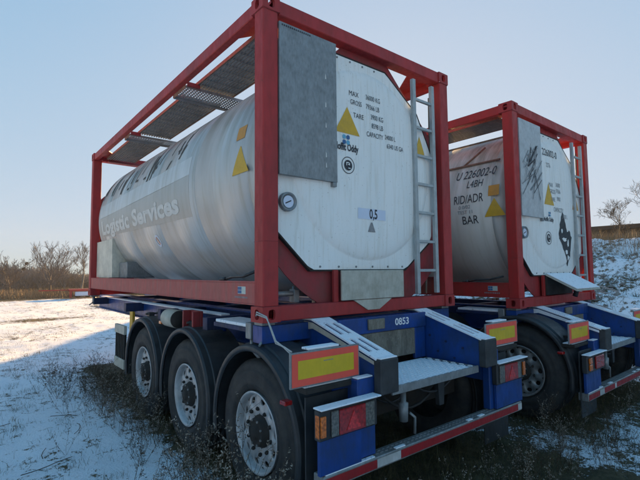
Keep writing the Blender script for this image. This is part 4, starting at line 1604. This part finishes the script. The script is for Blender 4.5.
    for i, y in enumerate(wy):
        for side in (-1, 1):
            if side < 0:
                if proto is None:
                    w = wheel_mesh(T, 0.0, y, zw, -1, style)
                    w.location = (0.03, y, zw)
                    proto = w
                else:
                    w = copy_part(proto, T, (0.03, y, zw))
                w.rotation_euler = (0.4 * i + 0.2, 0, 0)
            else:
                w = copy_part(proto, T, (CW - 0.03, y, zw))
                w.rotation_euler = (0.3 * i, 0, PI)
        mb = MB()
        mb.tube([(0.15, y, zw), (CW - 0.15, y, zw)], 0.065, 12)
        mb.box(0.40, 0.50, y - 0.35, y + 0.35, zw + 0.08, zw + 0.14, 0.005)
        mb.box(1.94, 2.04, y - 0.35, y + 0.35, zw + 0.08, zw + 0.14, 0.005)
        mb.tube([(0.45, y - 0.30, zw + 0.14), (0.45, y - 0.30, zw + 0.38)], 0.10, 12)
        mb.tube([(1.99, y - 0.30, zw + 0.14), (1.99, y - 0.30, zw + 0.38)], 0.10, 12)
        mb.done('axle', 'black_matt', T)
        fender(T, y, zw, -0.015, 0.40)
        fm = fender(T, y, zw, -0.015, 0.40)
        fm.scale = (-1, 1, 1)
        fm.location = (CW, 0, 0)
    # red side bracket and air tank between second and third mudguard
    mb = MB()
    mb.lathe([(0, 0), (0.005, 0.085), (0.02, 0.10), (0.30, 0.10), (0.36, 0.07), (0.38, 0.0)], (0.10, 1.92, zc - 0.125), 'y', 24)
    mb.done('air_tank', 'white_box', T)
    mb = MB()
    mb.lathe([(-0.014, 0.0), (-0.014, 0.092), (0.0, 0.095)], (0.10, 1.918, zc - 0.125), 'y', 24)
    mb.done('tank_cap', 'black_matt', T)
    B('red_bracket', [(0.14, 0.17, 1.44, 1.72, -0.20, -0.01), (0.06, 0.139, 1.44, 1.47, -0.22, -0.01), (0.06, 0.139, 1.69, 1.72, -0.22, -0.01)], 'red_dark')  # shade on the bracket put into a darker red
    # orange side lamp above the mudguards
    mb = MB()
    mb.box(0.02, 0.06, 2.26, 2.33, zc - 0.20, zc - 0.165, 0.004)
    mb.done('side_marker_lamp', 'lens_orange', T)
    mb = MB()
    mb.box(-0.165, -0.105, -0.53, -0.47, zc - 0.452, zc - 0.425, 0.004)
    mb.done('side_marker_lamp', 'lens_red', T)
    # cable clamps near the rear
    mb = MB()
    mb.box(0.02, 0.10, 0.22, 0.30, zc - 0.145, zc - 0.015, 0.006)
    mb.tube([(0.06, 0.26, zc - 0.14), (0.05, 0.24, zc - 0.22), (0.10, 0.20, zc - 0.30), (0.20, 0.10, zc - 0.32)], 0.018, 6)
    mb.done('lock_handle', 'galv', T)
    # front carrier on the left: black grille between white ends
    mb = MB()
    mb.box(-0.02, 0.02, 3.60, 4.08, zc - 0.46, zc - 0.34, 0.004)
    mb.done('carrier_end_plate', 'white_box', T)
    mb = MB()
    mb.box(-0.02, 0.02, 3.60, 4.08, zc - 0.93, zc - 0.80, 0.004)
    G = mb.done('carrier_end_plate', 'white_box', T)
    mb = MB()
    for k in range(6):
        yy = 3.62 + k * 0.082
        mb.box(-0.01, 0.01, yy, yy + 0.035, zc - 0.80, zc - 0.46, 0)
    mb.box(0.012, 0.02, 3.61, 4.07, zc - 0.80, zc - 0.46, 0)
    mb.done('grille', 'black_matt', G)
    # landing leg further forward with a yellowish plate
    mb = MB()
    mb.box(0.30, 0.34, 4.35, 4.50, zc - 0.62, zc - 0.10, 0.004)
    mb.done('side_plate', 'yellow' if style == 1 else 'galv', T)
    for x in (0.75, 1.55):
        mb = MB()
        mb.box(x, x + 0.13, 4.7, 4.83, 0.48, zc - 0.36, 0.005)
        mb.box(x - 0.06, x + 0.19, 4.62, 4.91, 0.28, 0.31, 0.005)
        mb.box(x + 0.02, x + 0.11, 4.72, 4.81, 0.31, 0.50, 0.003)
        mb.done('landing_leg', 'black_matt', T)
    # junction box with loose ties
    mb = MB()
    mb.box(0.80, 0.95, 0.10, 0.16, zc - 0.30, zc - 0.20, 0.005)
    mb.done('junction_box', 'galv', T)

C2 = (3.50, -0.19)
C2A = R(0.6)
tr1 = thing('semi_trailer', 'blue container trailer nearest the camera, number 0853 behind its snowy rear deck', 'trailer', (0, 0, 0))
make_trailer(tr1, 1, [0.15, 1.51, 2.87], '0853')
c1 = thing('tank_container', 'red framed tank container with faded Logistic Services lettering, closer of the two', 'tank container', (0, 0, ZC))
make_container(c1, 1)
tr2 = thing('semi_trailer', 'blue container trailer on the right, under the tank numbered 226002-0', 'trailer', (C2[0], C2[1], 0), C2A)
make_trailer(tr2, 2, [0.06, 1.42, 2.78], None)
c2 = thing('tank_container', 'red framed tank container on the right with peeled black diamond label', 'tank container', (C2[0], C2[1], ZC - 0.09), C2A)
make_container(c2, 2)

# rope from the corner casting to the marker board
mb = MB()
def ropepts(off):
    P = [(-0.005, 0.09, ZC + 0.05), (-0.035, 0.03, ZC + 0.068), (-0.03, -0.10, ZC + 0.050), (-0.06, -0.20, ZC + 0.0), (-0.10, -0.33, ZC - 0.08), (-0.135, -0.48, ZC - 0.10), (-0.15, -0.585, ZC - 0.13)]
    return [Vector(p) + Vector((0, 0, off * math.sin(i * 1.3))) for i, p in enumerate(P)]
mb.tube(ropepts(0.0), 0.0055, 6)
mb.tube(ropepts(0.018), 0.005, 6)
ro = mb.done('rope', 'rope', None)
tag(ro, 'pale rope hanging from the near bottom corner to the left marker board', 'rope')

# ------------------------------------------------------------------ vegetation
def blades(name, pts, h, w, lean, mat, seg=2, kind='stuff'):
    """pts (n,3); h, w arrays; each blade bends over"""
    n = len(pts)
    ang = rng.uniform(0, 2 * PI, n)
    la = rng.uniform(0.1, 1.0, n) * lean
    face = rng.uniform(0, 2 * PI, n)
    d = np.stack([np.cos(ang), np.sin(ang), np.zeros(n)], 1)
    s = np.stack([np.cos(face), np.sin(face), np.zeros(n)], 1) * (w / 2)[:, None]
    ts = np.linspace(0, 1, seg + 1)
    rows = []
    for t in ts:
        c = pts + d * (h * la * t ** 1.8)[:, None] + np.array([0, 0, 1])[None] * (h * np.sqrt(np.maximum(0.05, 1 - (la * t) ** 2 * 0.6)) * t)[:, None]
        k = (1 - t) * 0.9 + 0.12
        rows.append(c - s * k)
        rows.append(c + s * k)
    V = np.stack(rows, 1).reshape(-1, 3)
    m = 2 * (seg + 1)
    base = (np.arange(n) * m)[:, None]
    F = np.concatenate([base + np.array([[2 * i, 2 * i + 1, 2 * i + 3, 2 * i + 2]]) for i in range(seg)], 0)
    o = raw(name, V, F, M[mat], kind=kind)
    return o

def put(n, xr, yr, keep=None, clump=0):
    x = rng.uniform(*xr, n)
    y = rng.uniform(*yr, n)
    if clump:
        cx = rng.uniform(*xr, clump)
        cy = rng.uniform(*yr, clump)
        i = rng.integers(0, clump, n)
        sp = rng.uniform(0.03, 0.14, clump)[i]
        x = cx[i] + rng.normal(0, 1, n) * sp
        y = cy[i] + rng.normal(0, 1, n) * sp
    if keep is not None:
        k = keep(x, y)
        x, y = x[k], y[k]
    z = np.array([gz(a, b) for a, b in zip(x, y)])
    return np.stack([x, y, z - 0.01], 1)

def not_near_cam(x, y):
    return np.hypot(x - CAM.x, y - CAM.y) > 0.9

# short withered tufts over the snow on the left
P = put(26000, (-7, 0.2), (-2.5, 14), not_near_cam, clump=900)
g = blades('grass_tufts', P, rng.uniform(0.02, 0.10, len(P)), rng.uniform(0.002, 0.005, len(P)), 1.0, 'grass')
tag(g, 'short withered grass tufts poking through the snow on the left', 'grass')
P = put(16000, (-9, 12), (11, 32), None, clump=900)
g = blades('grass_tufts', P, rng.uniform(0.02, 0.08, len(P)), rng.uniform(0.004, 0.010, len(P)), 1.0, 'grass', 1)
tag(g, 'thin grass tufts in the sunlit snow beyond the trailers', 'grass')
# rank grass around the wheels, under the trailers and in front of the bumpers
def rank(x, y):
    e = 0.35 * np.sin(x * 3.1) + 0.25 * np.sin(y * 4.3 + x)
    a = (x > -0.02 + 0.15 * np.sin(y * 5)) & (x < 2.7) & (y > -1.15 + 0.35 * e) & (y < 5.5)
    b = (x > 3.3 + 0.2 * e) & (x < 6.4) & (y > -0.95 + 0.3 * e) & (y < 7)
    return a | b
P = put(30000, (-0.7, 7), (-1.9, 8), rank, clump=1500)
g = blades('rank_grass', P, rng.uniform(0.05, 0.24, len(P)), rng.uniform(0.003, 0.007, len(P)), 1.1, 'grass_green')
tag(g, 'rank dark grass under the trailers and around their wheels', 'grass')
P = put(22000, (-0.4, 6.5), (-1.7, 3), rank)
g = blades('dry_grass', P, rng.uniform(0.06, 0.30, len(P)), rng.uniform(0.002, 0.005, len(P)), 1.2, 'grass')
tag(g, 'dry straw-coloured grass below the two rear bumpers', 'grass')
P = put(9000, (1.6, 9), (-3.5, 2.0), lambda x, y: (y < -0.9) | (x > 5.5), clump=260)
g = blades('grass_tufts', P, rng.uniform(0.04, 0.20, len(P)), rng.uniform(0.002, 0.005, len(P)), 1.2, 'grass')
tag(g, 'dry tufts in the thin snow at the right foreground', 'grass')
# sunlit old grass patch
P = put(9000, (3.6, 12), (20.3, 24.5))
g = blades('grass_patch', P, rng.uniform(0.03, 0.12, len(P)), rng.uniform(0.008, 0.018, len(P)), 0.9, 'grass_green', 1)
tag(g, 'sunlit green grass patch seen under the first tank container', 'grass')
# bank: dry grass and rubble
def bank(x, y):
    return x > 11.2
P = put(26000, (11, 26), (-14, 14), bank, clump=1500)
g = blades('bank_grass', P, rng.uniform(0.06, 0.30, len(P)), rng.uniform(0.008, 0.018, len(P)), 1.1, 'grass', 1)
tag(g, 'dry grass over the snowy bank at the right', 'grass')
P = put(16000, (19.0, 24.5), (-16, 16))
g = blades('ridge_grass', P, rng.uniform(0.20, 0.60, len(P)), rng.uniform(0.010, 0.022, len(P)), 0.9, 'reed', 2)
tag(g, 'tall tawny grass along the top of the bank', 'grass')
# reeds at the field's edge
P = put(34000, (-45, 40), (35.5, 44))
g = blades('reed_bed', P, rng.uniform(0.30, 0.70, len(P)), rng.uniform(0.03, 0.06, len(P)), 0.45, 'reed', 1)
tag(g, 'tawny reed belt along the far edge of the snow field', 'reeds')

# rubble on the bank
def rubble():
    V, F = [], []
    r = random.Random(9)
    for _ in range(900):
        x, y = r.uniform(11.5, 19.5), r.uniform(-8, 12)
        z = gz(x, y)
        s = r.uniform(0.03, 0.16)
        b = len(V)
        dirs = [(1, 0, 0), (-1, 0, 0), (0, 1, 0), (0, -1, 0), (0, 0, 1), (0, 0, -1)]
        for d in dirs:
            k = s * r.uniform(0.6, 1.3)
            V.append((x + d[0] * k, y + d[1] * k, z + d[2] * k * 0.6 + 0.01))
        for q in ((0, 2, 4), (2, 1, 4), (1, 3, 4), (3, 0, 4), (2, 0, 5), (1, 2, 5), (3, 1, 5), (0, 3, 5)):
            F.append(tuple(b + i for i in q))
    o = raw('rubble', V, F, M['stone'], kind='stuff')
    tag(o, 'grey rubble stones scattered over the bank', 'rubble')
rubble()

class Twigs:
    """many thin three-sided branches gathered into one mesh"""
    def __init__(self):
        self.v, self.f = [], []
    def seg(self, p, q, r0, r1, n=3):
        d = (q - p)
        if d.length < 1e-6:
            return
        d = d.normalized()
        a = Vector((0, 0, 1)) if abs(d.z) < 0.9 else Vector((1, 0, 0))
        s = d.cross(a).normalized()
        u = s.cross(d)
        b = len(self.v)
        for c, r in ((p, r0), (q, r1)):
            for k in range(n):
                t = 2 * PI * k / n
                self.v.append(c + (s * math.cos(t) + u * math.sin(t)) * r)
        for k in range(n):
            j = (k + 1) % n
            self.f.append((b + k, b + j, b + n + j, b + n + k))
    def leaf(self, p, d, l, w):
        b = len(self.v)
        a = Vector((random.uniform(-1, 1), random.uniform(-1, 1), random.uniform(-1, 1))).normalized()
        s = d.cross(a).normalized() * w
        self.v += [p, p + d * l * 0.5 + s, p + d * l, p + d * l * 0.5 - s]
        self.f.append((b, b + 1, b + 2, b + 3))
    def done(self, name, mat, parent=None, kind=None):
        return raw(name, [tuple(v) for v in self.v], self.f, M[mat], parent, kind)

def grow(T, p, d, length, r, depth, rnd, spread=0.55, up=0.12, segs=3, ratio=0.72, kids=(2, 3), minr=0.004, trunk=None):
    q = p
    for i in range(segs):
        d2 = (d + Vector((rnd.gauss(0, 1), rnd.gauss(0, 1), rnd.gauss(0, 0.6))) * 0.13 + Vector((0, 0, up))).normalized()
        n = q + d2 * length / segs
        r1 = max(minr, r * (1 - 0.35 * (i + 1) / segs))
        (trunk if trunk is not None else T).seg(q, n, max(minr, r * (1 - 0.35 * i / segs)), r1, 5 if depth > 3 else 3)
        q = n
        d = d2
        if depth > 0 and i < segs - 1 and rnd.random() < 0.75:
            side = Vector((rnd.gauss(0, 1), rnd.gauss(0, 1), rnd.gauss(0.2, 0.5))).normalized()
            grow(T, q, (d + side * spread * 1.3).normalized(), length * ratio * rnd.uniform(0.6, 0.95), r1 * 0.55, depth - 1, rnd, spread, up, segs, ratio, kids, minr)
    if depth > 0:
        for _ in range(rnd.randint(*kids)):
            side = Vector((rnd.gauss(0, 1), rnd.gauss(0, 1), rnd.gauss(0, 0.5))).normalized()
            grow(T, q, (d + side * spread).normalized(), length * ratio * rnd.uniform(0.75, 1.1), r1 * 0.68, depth - 1, rnd, spread, up, segs, ratio, kids, minr)

def bare_tree(name, label, x, y, h, seed, mat='twig_far', depth=4, minr=0.008, balls=0, spread=0.55, group=None):
    rnd = random.Random(seed)
    t = thing(name, label, 'tree', (x, y, gz(x, y) if x > 10 and y < 30 else 0.0), 0, group)
    tr, cr = Twigs(), Twigs()
    L = h * 0.30
    r = h * 0.018
    grow(cr, Vector((0, 0, 0)), Vector((rnd.gauss(0, .04), rnd.gauss(0, .04), 1)).normalized(), L, r, depth, rnd, spread, 0.10, 3, 0.74, (2, 3), minr, tr)
    tr.done('trunk', 'bark' if mat != 'twig_far' else mat, t)
    cr.done('crown', mat, t)
    for b in range(balls):
        br = Twigs()
        p = Vector((rnd.uniform(-0.3, 0.3) * h, rnd.uniform(-0.2, 0.2) * h, h * rnd.uniform(0.45, 0.72)))
        for _ in range(140):
            dd = Vector((rnd.gauss(0, 1), rnd.gauss(0, 1), rnd.gauss(0, 1))).normalized()
            br.seg(p, p + dd * h * 0.045, 0.012, 0.01)
        br.done('mistletoe', 'mistle', t)
    return t

def fan_tree(label, x, y, h, seed, limbs=12, balls=0, depth=4, minr=0.0065, tilt=0.95, name='bare_tree'):
    rnd = random.Random(seed)
    t = thing(name, label, 'tree', (x, y, 0))
    tr, cr = Twigs(), Twigs()
    p = Vector((0, 0, 0))
    q = Vector((rnd.gauss(0, .03), 0, h * 0.19))
    tr.seg(p, q, h * 0.024, h * 0.018, 7)
    tr.done('trunk', 'bark', t)
    for k in range(limbs):
        a = 2 * PI * k / limbs + rnd.uniform(-0.3, 0.3)
        tl = tilt * rnd.uniform(0.12, 1.0)
        d = Vector((math.sin(tl) * math.cos(a), math.sin(tl) * math.sin(a), math.cos(tl)))
        grow(cr, q - Vector((0, 0, rnd.uniform(0, 0.05) * h)), d, h * 0.36 * rnd.uniform(0.85, 1.1), h * 0.0075, depth, rnd, 0.50, 0.07, 4, 0.58, (2, 2), minr)
    cr.done('crown', 'twig_far', t)
    for b in range(balls):
        br = Twigs()
        p = Vector((rnd.uniform(-0.33, 0.33) * h, rnd.uniform(-0.2, 0.2) * h, h * rnd.uniform(0.45, 0.75)))
        for _ in range(140):
            dd = Vector((rnd.gauss(0, 1), rnd.gauss(0, 1), rnd.gauss(0, 1))).normalized()
            br.seg(p, p + dd * h * 0.040, 0.012, 0.01)
        br.done('mistletoe', 'mistle', t)
    return t
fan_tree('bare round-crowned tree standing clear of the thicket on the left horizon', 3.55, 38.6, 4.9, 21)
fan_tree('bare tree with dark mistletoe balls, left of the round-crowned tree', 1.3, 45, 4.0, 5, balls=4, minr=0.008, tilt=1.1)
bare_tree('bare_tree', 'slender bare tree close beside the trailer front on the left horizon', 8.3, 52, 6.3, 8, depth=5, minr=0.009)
# thicket behind the reeds
def thicket():
    T = Twigs()
    rnd = random.Random(4)
    for _ in range(3800):
        x = rnd.uniform(-60, 75)
        y = rnd.uniform(58, 74)
        h = rnd.uniform(1.6, 3.3) * (0.8 + 0.3 * math.sin(x * 0.35) + 0.15 * math.sin(x * 1.1))
        p = Vector((x, y, 0))
        for k in range(6):
            d = Vector((rnd.gauss(0, 0.45), rnd.gauss(0, 0.45), 1)).normalized()
            q = p + d * h * rnd.uniform(0.4, 0.65)
            T.seg(p, q, 0.035, 0.025)
            for j in range(4):
                d2 = (d + Vector((rnd.gauss(0, 0.6), rnd.gauss(0, 0.6), rnd.gauss(0, 0.3)))).normalized()
                T.seg(q, q + d2 * h * 0.4, 0.02, 0.012)
    o = T.done('thicket', 'twig_far', kind='stuff')
    tag(o, 'grey leafless thicket along the horizon behind the reeds', 'thicket')
thicket()
# trees behind the bank
for i, (x, y, h, sd_, dd_, lb) in enumerate(((25.5, 5.3, 2.6, 31, 5, 'bare thin tree on the bank just right of the second container'), (27.0, 4.1, 4.6, 33, 5, 'taller bare tree on the bank at the right edge'), (25.0, 2.4, 3.6, 37, 5, 'bare sapling furthest right on the bank'))):
    bare_tree('bare_tree', lb, x, y, h, sd_, mat='bark', depth=dd_, minr=0.0045, spread=0.85, group=None)
# long low barn behind the bank
bn = thing('barn', 'long low barn whose dark roof edge shows above the bank at the right', 'barn', (36, 3, 0), R(4))
mb = MB(); mb.box(-4, 4, -16, 12, 0, 4.35, 0.02); mb.done('wall', 'dark_cladding', bn)
mb = MB(); mb.prism([(-4.5, 4.36), (4.5, 4.36), (4.5, 4.62), (-4.5, 4.62)], 'y', -16.5, 12.5); mb.done('roof', 'dark_cladding', bn)

# weeds: branched dry stems
def weed_mesh(seed, h, seeds=True, n=6, minr=0.0012):
    rnd = random.Random(seed)
    a, b = Twigs(), Twigs()
    for _ in range(n):
        p = Vector((rnd.gauss(0, 0.03), rnd.gauss(0, 0.03), 0))
        d = Vector((rnd.gauss(0, 0.30), rnd.gauss(0, 0.30), 1)).normalized()
        L = h * rnd.uniform(0.6, 1.0)
        st = 6
        for i in range(st):
            d = (d + Vector((rnd.gauss(0, 0.09), rnd.gauss(0, 0.09), 0))).normalized()
            q = p + d * L / st
            a.seg(p, q, minr * 2 * (1 - i / st * 0.5), minr * 2 * (1 - (i + 1) / st * 0.5))
            if i > 0:
                for _k in range(rnd.randint(1, 3)):
                    sd2 = (d + Vector((rnd.gauss(0, 0.9), rnd.gauss(0, 0.9), rnd.gauss(0.3, 0.4)))).normalized()
                    e = q + sd2 * L * rnd.uniform(0.10, 0.24)
                    a.seg(q, e, minr, minr * 0.8)
                    if seeds:
                        for _j in range(rnd.randint(4, 8)):
                            f = q.lerp(e, rnd.uniform(0.3, 1.05))
                            dd = Vector((rnd.gauss(0, 1), rnd.gauss(0, 1), rnd.gauss(0.3, 1))).normalized()
                            b.leaf(f, dd, rnd.uniform(0.010, 0.024), rnd.uniform(0.0028, 0.0055))
            p = q
    return a, b

weed_protos = []
def weed(x, y, h, label, v, group=None, pale=True, rz=0.0):
    """three kinds of weed, meshes shared"""
    t = thing('dry_weed', label, 'weed', (x, y, gz(x, y) - 0.01), rz, group)
    sm, hm = weed_protos[v]
    s = h / 0.6
    for nm, me in (('stem', sm), ('seed_head', hm)):
        if me is None:
            continue
        o = bpy.data.objects.new(nm, me)
        COL.objects.link(o)
        o.parent = t
        o.scale = (s, s, s)
        o['kind'] = 'stuff'
    return t
for v in range(5):
    a, b = weed_mesh(50 + v, 0.6, True, (5, 7, 4, 9, 3)[v])
    oa = a.done('stem', 'weed')
    ob = b.done('seed_head', 'weed_pale' if v < 2 else 'weed')
    weed_protos.append((oa.data, ob.data))
    bpy.data.objects.remove(oa)
    bpy.data.objects.remove(ob)

G1 = 'dry weeds along the left wheels of the nearest trailer'
G2 = 'dry weeds below and behind the rear bumpers'
G3 = 'dark weed clumps in the shaded snow on the left'
wr = random.Random(77)
def zone(v, zones):
    for lim, word in zones:
        if v < lim:
            return word
    return zones[-1][1]
KIND = {0: 'pale seed-headed', 1: 'pale branching', 2: 'dark thin', 3: 'dark bushy', 4: 'dark sparse'}
def size_word(h):
    return 'short' if h < 0.3 else 'knee-high' if h < 0.45 else 'tall'
for x, y, h, v in ((-0.26, 0.30, 0.70, 0), (-0.20, 0.05, 0.78, 1), (-0.30, -0.14, 0.66, 0), (-0.22, 0.50, 0.58, 1), (-0.27, -0.40, 0.60, 1), (-0.40, 0.10, 0.52, 0), (-0.36, -0.32, 0.50, 0), (-0.42, 0.42, 0.44, 1), (-0.18, -0.58, 0.55, 0), (-0.45, -0.12, 0.46, 1), (-0.52, 0.28, 0.50, 0), (-0.50, -0.40, 0.52, 0), (-0.34, 0.62, 0.52, 1), (-0.58, 0.02, 0.42, 1), (-0.60, 0.55, 0.40, 0)):
    weed(x, y, h, '%s %s weed before the %s of the rearmost left wheel' % (size_word(h), KIND[v], zone(y, ((-0.3, 'rear edge'), (0, 'rear half'), (0.25, 'hub'), (9, 'front half')))), v, G1, rz=wr.uniform(0, 6))
for k in range(34):
    y, h, v = wr.uniform(0.5, 4.2), wr.uniform(0.25, 0.58), wr.choice((2, 3, 4, 1, 0))
    weed(wr.uniform(-0.40, -0.06), y, h, '%s %s weed beside the %s' % (size_word(h), KIND[v], zone(y, ((1.0, 'gap behind the middle left wheel'), (2.0, 'middle left wheel'), (2.5, 'gap behind the front left wheel'), (3.4, 'front left wheel'), (9, 'white-ended grille')))), v, G1, rz=wr.uniform(0, 6))
for k in range(46):
    x, h, v = wr.uniform(-0.1, 3.3), wr.uniform(0.20, 0.48), wr.choice((0, 0, 1, 1, 2, 3))
    weed(x, wr.uniform(-1.3, -0.72), h, '%s %s weed before the %s' % (size_word(h), KIND[v], zone(x, ((0.5, 'left end of the nearest bumper'), (0.8, 'white patch of the nearest bumper'), (1.6, 'middle of the nearest bumper'), (2.4, 'right end of the nearest bumper'), (9, 'gap right of the nearest bumper')))), v, G2, rz=wr.uniform(0, 6))
for k in range(40):
    x, h, v = wr.uniform(2.8, 7.0), wr.uniform(0.2, 0.55), wr.choice((2, 3, 4, 1, 0))
    weed(x, wr.uniform(-1.9, -0.4), h, '%s %s weed %s' % (size_word(h), KIND[v], zone(x, ((3.5, 'before the left wheel of the right trailer'), (4.6, 'below the left end of the right bumper'), (9, 'below the right end of the right bumper')))), v, 'dry weeds near the right trailer', rz=wr.uniform(0, 6))
for k in range(44):
    x, y, h, v = wr.gauss(-0.28, 0.26), wr.gauss(4.7, 0.75), wr.uniform(0.22, 0.50), wr.choice((2, 3, 3, 4))
    weed(x, y, h, '%s %s weed, %s of the clump left of the front wheel' % (size_word(h), KIND[v], zone(y, ((4.2, 'near part'), (5.2, 'middle'), (99, 'far part')))), v, 'dark weed clump left of the front wheel', rz=wr.uniform(0, 6))
for x, y, h, w_ in ((-2.3, 6.1, 0.25, 'farthest left'), (-1.2, 8.0, 0.3, 'near the shadow edge'), (-1.7, 3.7, 0.2, 'at the left picture edge'), (-0.9, 2.2, 0.35, 'left of the middle wheel'), (-1.0, 6.4, 0.3, 'left of the dark clump'), (-2.6, 7.7, 0.2, 'by the shadow edge at far left'), (-1.1, 1.3, 0.16, 'lowest in the left foreground'), (-0.62, 1.0, 0.45, 'standing upright left of the rearmost wheel')):
    weed(x, y, h, 'small lone weed in the shaded snow, ' + w_, wr.choice((2, 4)), G3, rz=wr.uniform(0, 6))
for k in range(18):
    y, h, v = wr.uniform(0.2, 4.0), wr.uniform(0.25, 0.5), wr.choice((1, 2, 3))
    weed(wr.uniform(2.6, 3.4), y, h, '%s %s weed in the gap between the two trailers' % (size_word(h), KIND[v]), v, 'dry weeds between the trailers', rz=wr.uniform(0, 6))
# fallen stalks lying on the snow, left foreground
for k in range(7):
    T = Twigs()
    x, y = (-1.3, -0.95, -0.75, -1.5, -1.1, -2.0, -0.6)[k], (1.9, 1.25, 2.7, 3.6, 2.2, 5.2, 3.4)[k]
    a = (0.3, -0.3, 0.9, 0.1, 1.6, 0.5, 2.4)[k]
    p = Vector((x, y, gz(x, y) + 0.02))
    for i in range((6, 4, 5, 3, 3, 4, 4)[k]):
        q = p + Vector((math.cos(a) * 0.08, math.sin(a) * 0.08, wr.uniform(-0.004, 0.004)))
        q.z = gz(q.x, q.y) + 0.02
        T.seg(p, q, 0.004, 0.0035, 4)
        a += wr.uniform(-0.35, 0.35)
        p = q
    o = T.done('fallen_stalk', 'weed')
    tag(o, 'fallen dark stalk lying on the snow, %s of the seven' % ('first', 'second', 'third', 'fourth', 'fifth', 'sixth', 'seventh')[k], 'stalk', 'fallen stalks on the snow')

# ------------------------------------------------------------------ far red flatbed
ft = thing('low_trailer', 'low red trailer with a long drawbar standing far off beside the container front', 'trailer', (4.9, 34.0, 0), R(-4))
mb = MB(); mb.box(-0.75, 1.2, -0.5, 0.5, 0.50, 0.66, 0.02); mb.done('bed', 'red_bright', ft)
mb = MB(); mb.box(-2.6, -0.75, -0.04, 0.04, 0.56, 0.64, 0.01); mb.done('drawbar', 'red_bright', ft)
for x in (-0.72, 1.0):
    mb = MB(); mb.box(x, x + 0.16, -0.52, -0.42, 0.05, 0.50, 0.01); mb.done('leg', 'red_bright', ft)
mb = MB(); mb.box(-0.35, 0.55, -0.46, -0.20, 0.16, 0.48, 0.03); mb.done('tool_box', 'label_blue', ft)
for x in (-0.1, 0.6):
    mb = MB(); mb.lathe([(-0.1, 0), (-0.1, 0.21), (0.1, 0.21), (0.1, 0)], (x, 0.40, 0.21), 'y', 20); mb.done('wheel', 'rubber', ft)

# litter on the bank: red scrap and blue-grey tarpaulin bars
mb = MB(); mb.prism([(0, 0), (0.34, 0.03), (0.38, 0.14), (0.16, 0.19), (0.02, 0.11)], 'y', 0, 0.12, 0.01)
o = mb.done('scrap_piece', 'red_bright', None); o.location = (13.2, 2.1, gz(13.2, 2.1) + 0.02)
tag(o, 'small piece of red scrap lying on the bank', 'scrap')
for k in range(5):
    mb = MB(); mb.beam((0, 0, 0), (0.2, -1.3, -0.45), 0.05, 0.05)
    x, y = 15.3 - 0.16 * k, 3.0
    o = mb.done('metal_bar', 'galv', None); o.location = (x, y, gz(x, y) + 0.30 - 0.07 * k)
    tag(o, 'grey metal bar leaning in a row on the snowy bank at the right edge', 'bar', 'metal bars on the bank')

# ------------------------------------------------------------------ haze
mb = MB(); mb.box(-70, 90, -12, 90, -1.0, 9.0, 0)
hz = mb.done('haze', 'snow', None)
hm = bpy.data.materials.new('haze'); hm.use_nodes = True
hm.node_tree.nodes.clear()
ho = hm.node_tree.nodes.new('ShaderNodeOutputMaterial')
hv = hm.node_tree.nodes.new('ShaderNodeVolumePrincipled')
hv.inputs['Color'].default_value = (0.93, 0.95, 1.0, 1)
hv.inputs['Density'].default_value = 0.0010
hm.node_tree.links.new(hv.outputs[0], ho.inputs['Volume'])
hz.data.materials.clear(); hz.data.materials.append(hm)
hz['kind'] = 'stuff'
hz['label'] = 'thin winter haze over the field'; hz['category'] = 'haze'
